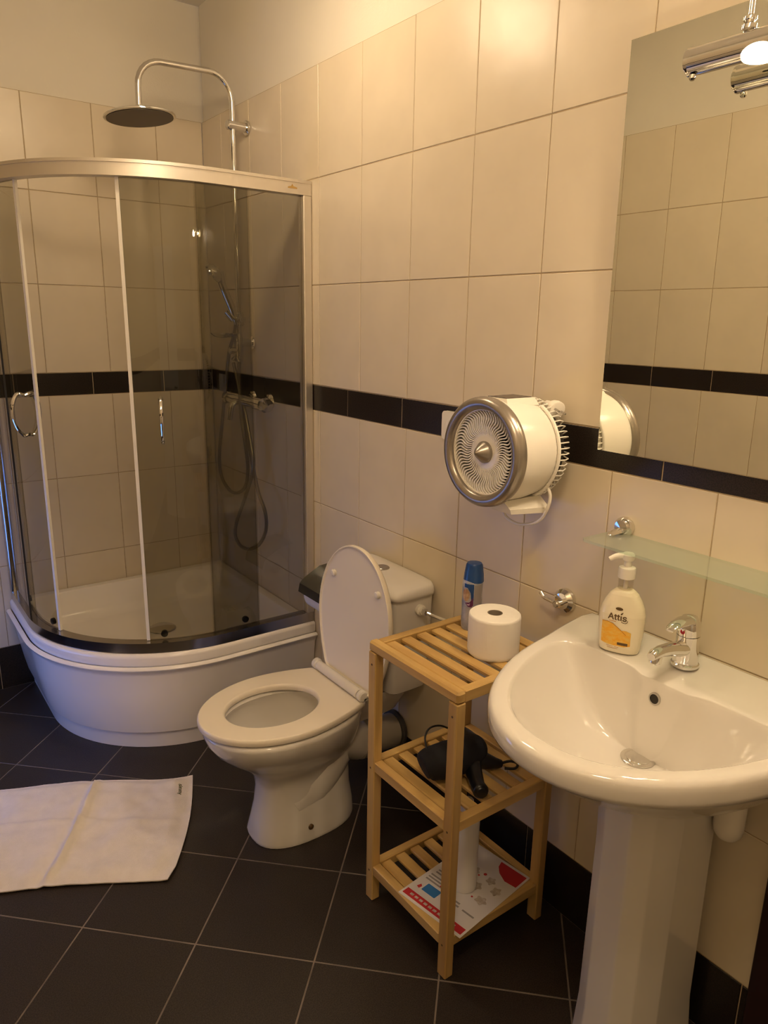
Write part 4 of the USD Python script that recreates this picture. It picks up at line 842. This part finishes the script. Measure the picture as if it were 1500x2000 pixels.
bprof = [(0.0, 1), (0.0295, 0), (0.032, 0.003), (0.0325, 0.02), (0.0325, 0.20), (0.031, 0.215), (0.022, 0.228), (0.013, 0.233)]
obj('body', lathe([(0.0, 0.0)] + bprof[1:], bc, (0, 0, 1), 36), 'door_paint', w, smooth=40)
obj('cap', lathe([(0.0135, 0.232), (0.0145, 0.234), (0.0145, 0.255), (0.012, 0.258), (0.0, 0.258)], bc, (0, 0, 1), 24), 'door_paint', w)

# ------------------------------------------------------------------ towel on the floor
A0, B0 = np.array([-0.573, -1.034]), np.array([-0.803, -1.452])
dl = np.array([-0.884, 0.467]); Lw = 0.78
nu, nv = 80, 50
U, V = np.meshgrid(np.linspace(0, 1, nu), np.linspace(0, 1, nv), indexing='ij')
P2 = A0 + V[..., None] * (B0 - A0) + U[..., None] * Lw * dl
edge = 0.010 * np.sin(U * 9 + 0.5) * (1 - V) + 0.008 * np.sin(U * 7 + 2) * V
P2 = P2 + edge[..., None] * (B0 - A0) / np.linalg.norm(B0 - A0) + (0.018 * np.sin(V * PI) - 0.010 * (V > 0.9) * (V - 0.9) * 10)[..., None] * (1 - U[..., None]) * (-dl) * 1.0
xy3 = np.dstack([P2, np.zeros_like(U)])
hgt = 0.006 + 0.014 * meshkit.fbm(xy3 * (7, 7, 1) + 3.1, 3, 2) + 0.006 * meshkit.noise(xy3 * (22, 22, 1), 5) + 0.003 * meshkit.noise(xy3 * (46, 30, 1), 8)
hgt += 0.011 * np.exp(-((U - 0.40 - 0.03 * V) / 0.012) ** 2) - 0.005 * np.exp(-((U - 0.425 - 0.03 * V) / 0.015) ** 2)
hgt += 0.006 * np.exp(-((V - 0.52 + 0.1 * U) / 0.02) ** 2) * (U > 0.35) + 0.004 * np.exp(-((V - 0.5) / 0.03) ** 2) * (U < 0.35)
hgt += 0.012 * np.exp(-((U) / 0.03) ** 2 - ((V) / 0.06) ** 2) + 0.008 * np.exp(-(U / 0.02) ** 2) * V
hgt = 0.006 + (hgt - 0.006) * 1.5
fade = np.minimum(np.minimum(U, 1 - U) * 14, np.minimum(V, 1 - V) * 14).clip(0.25, 1)
hgt = 0.0045 + (hgt - 0.0045) * fade
topv = np.dstack([P2, hgt]); lowv = np.dstack([P2, np.maximum(hgt - 0.0035, 0.0007)])
idx = np.arange(nu * nv).reshape(nu, nv); N_ = nu * nv; F = []
for a in range(nu - 1):
    for b_ in range(nv - 1):
        i, j, k, l_ = idx[a, b_], idx[a + 1, b_], idx[a + 1, b_ + 1], idx[a, b_ + 1]
        F += [(i, j, k), (i, k, l_), (N_ + i, N_ + k, N_ + j), (N_ + i, N_ + l_, N_ + k)]
loop = list(idx[:, 0]) + list(idx[-1, 1:]) + list(idx[-2::-1, -1]) + list(idx[0, -2:0:-1])
for a, b_ in zip(loop, loop[1:] + loop[:1]): F += [(a, N_ + a, N_ + b_), (a, N_ + b_, b_)]
tw = trimesh.Trimesh(np.vstack([topv.reshape(-1, 3), lowv.reshape(-1, 3)]), F, process=False)
if tw.volume < 0: tw.invert()
w = thing('bath_towel', 'crumpled white bath mat towel lying on the dark floor before the shower', 'towel', (-0.9, -1.1, 0))
cloth = obj('cloth', tw, 'towel', w, smooth=60)
from scipy.interpolate import RegularGridInterpolator
hf = RegularGridInterpolator((np.linspace(0, 1, nu), np.linspace(0, 1, nv)), topv)
tx = meshkit.text_mesh('simmy', 0.011, 0.0004, True)
def on_towel(t):
    v = t.vertices.copy(); uu_ = np.clip(0.055 - v[:, 1] / Lw, 0, 1); vv = np.clip(0.11 + v[:, 0] / 0.47, 0, 1)
    t.vertices = hf(np.c_[uu_, vv]) + np.array([0, 0, 0.0006]) + np.c_[np.zeros((len(v), 2)), v[:, 2]]; return t
tx.apply_scale((1.15, 1, 1))
obj('embroidery', on_towel(tx), 'green_thread', cloth, smooth=False)
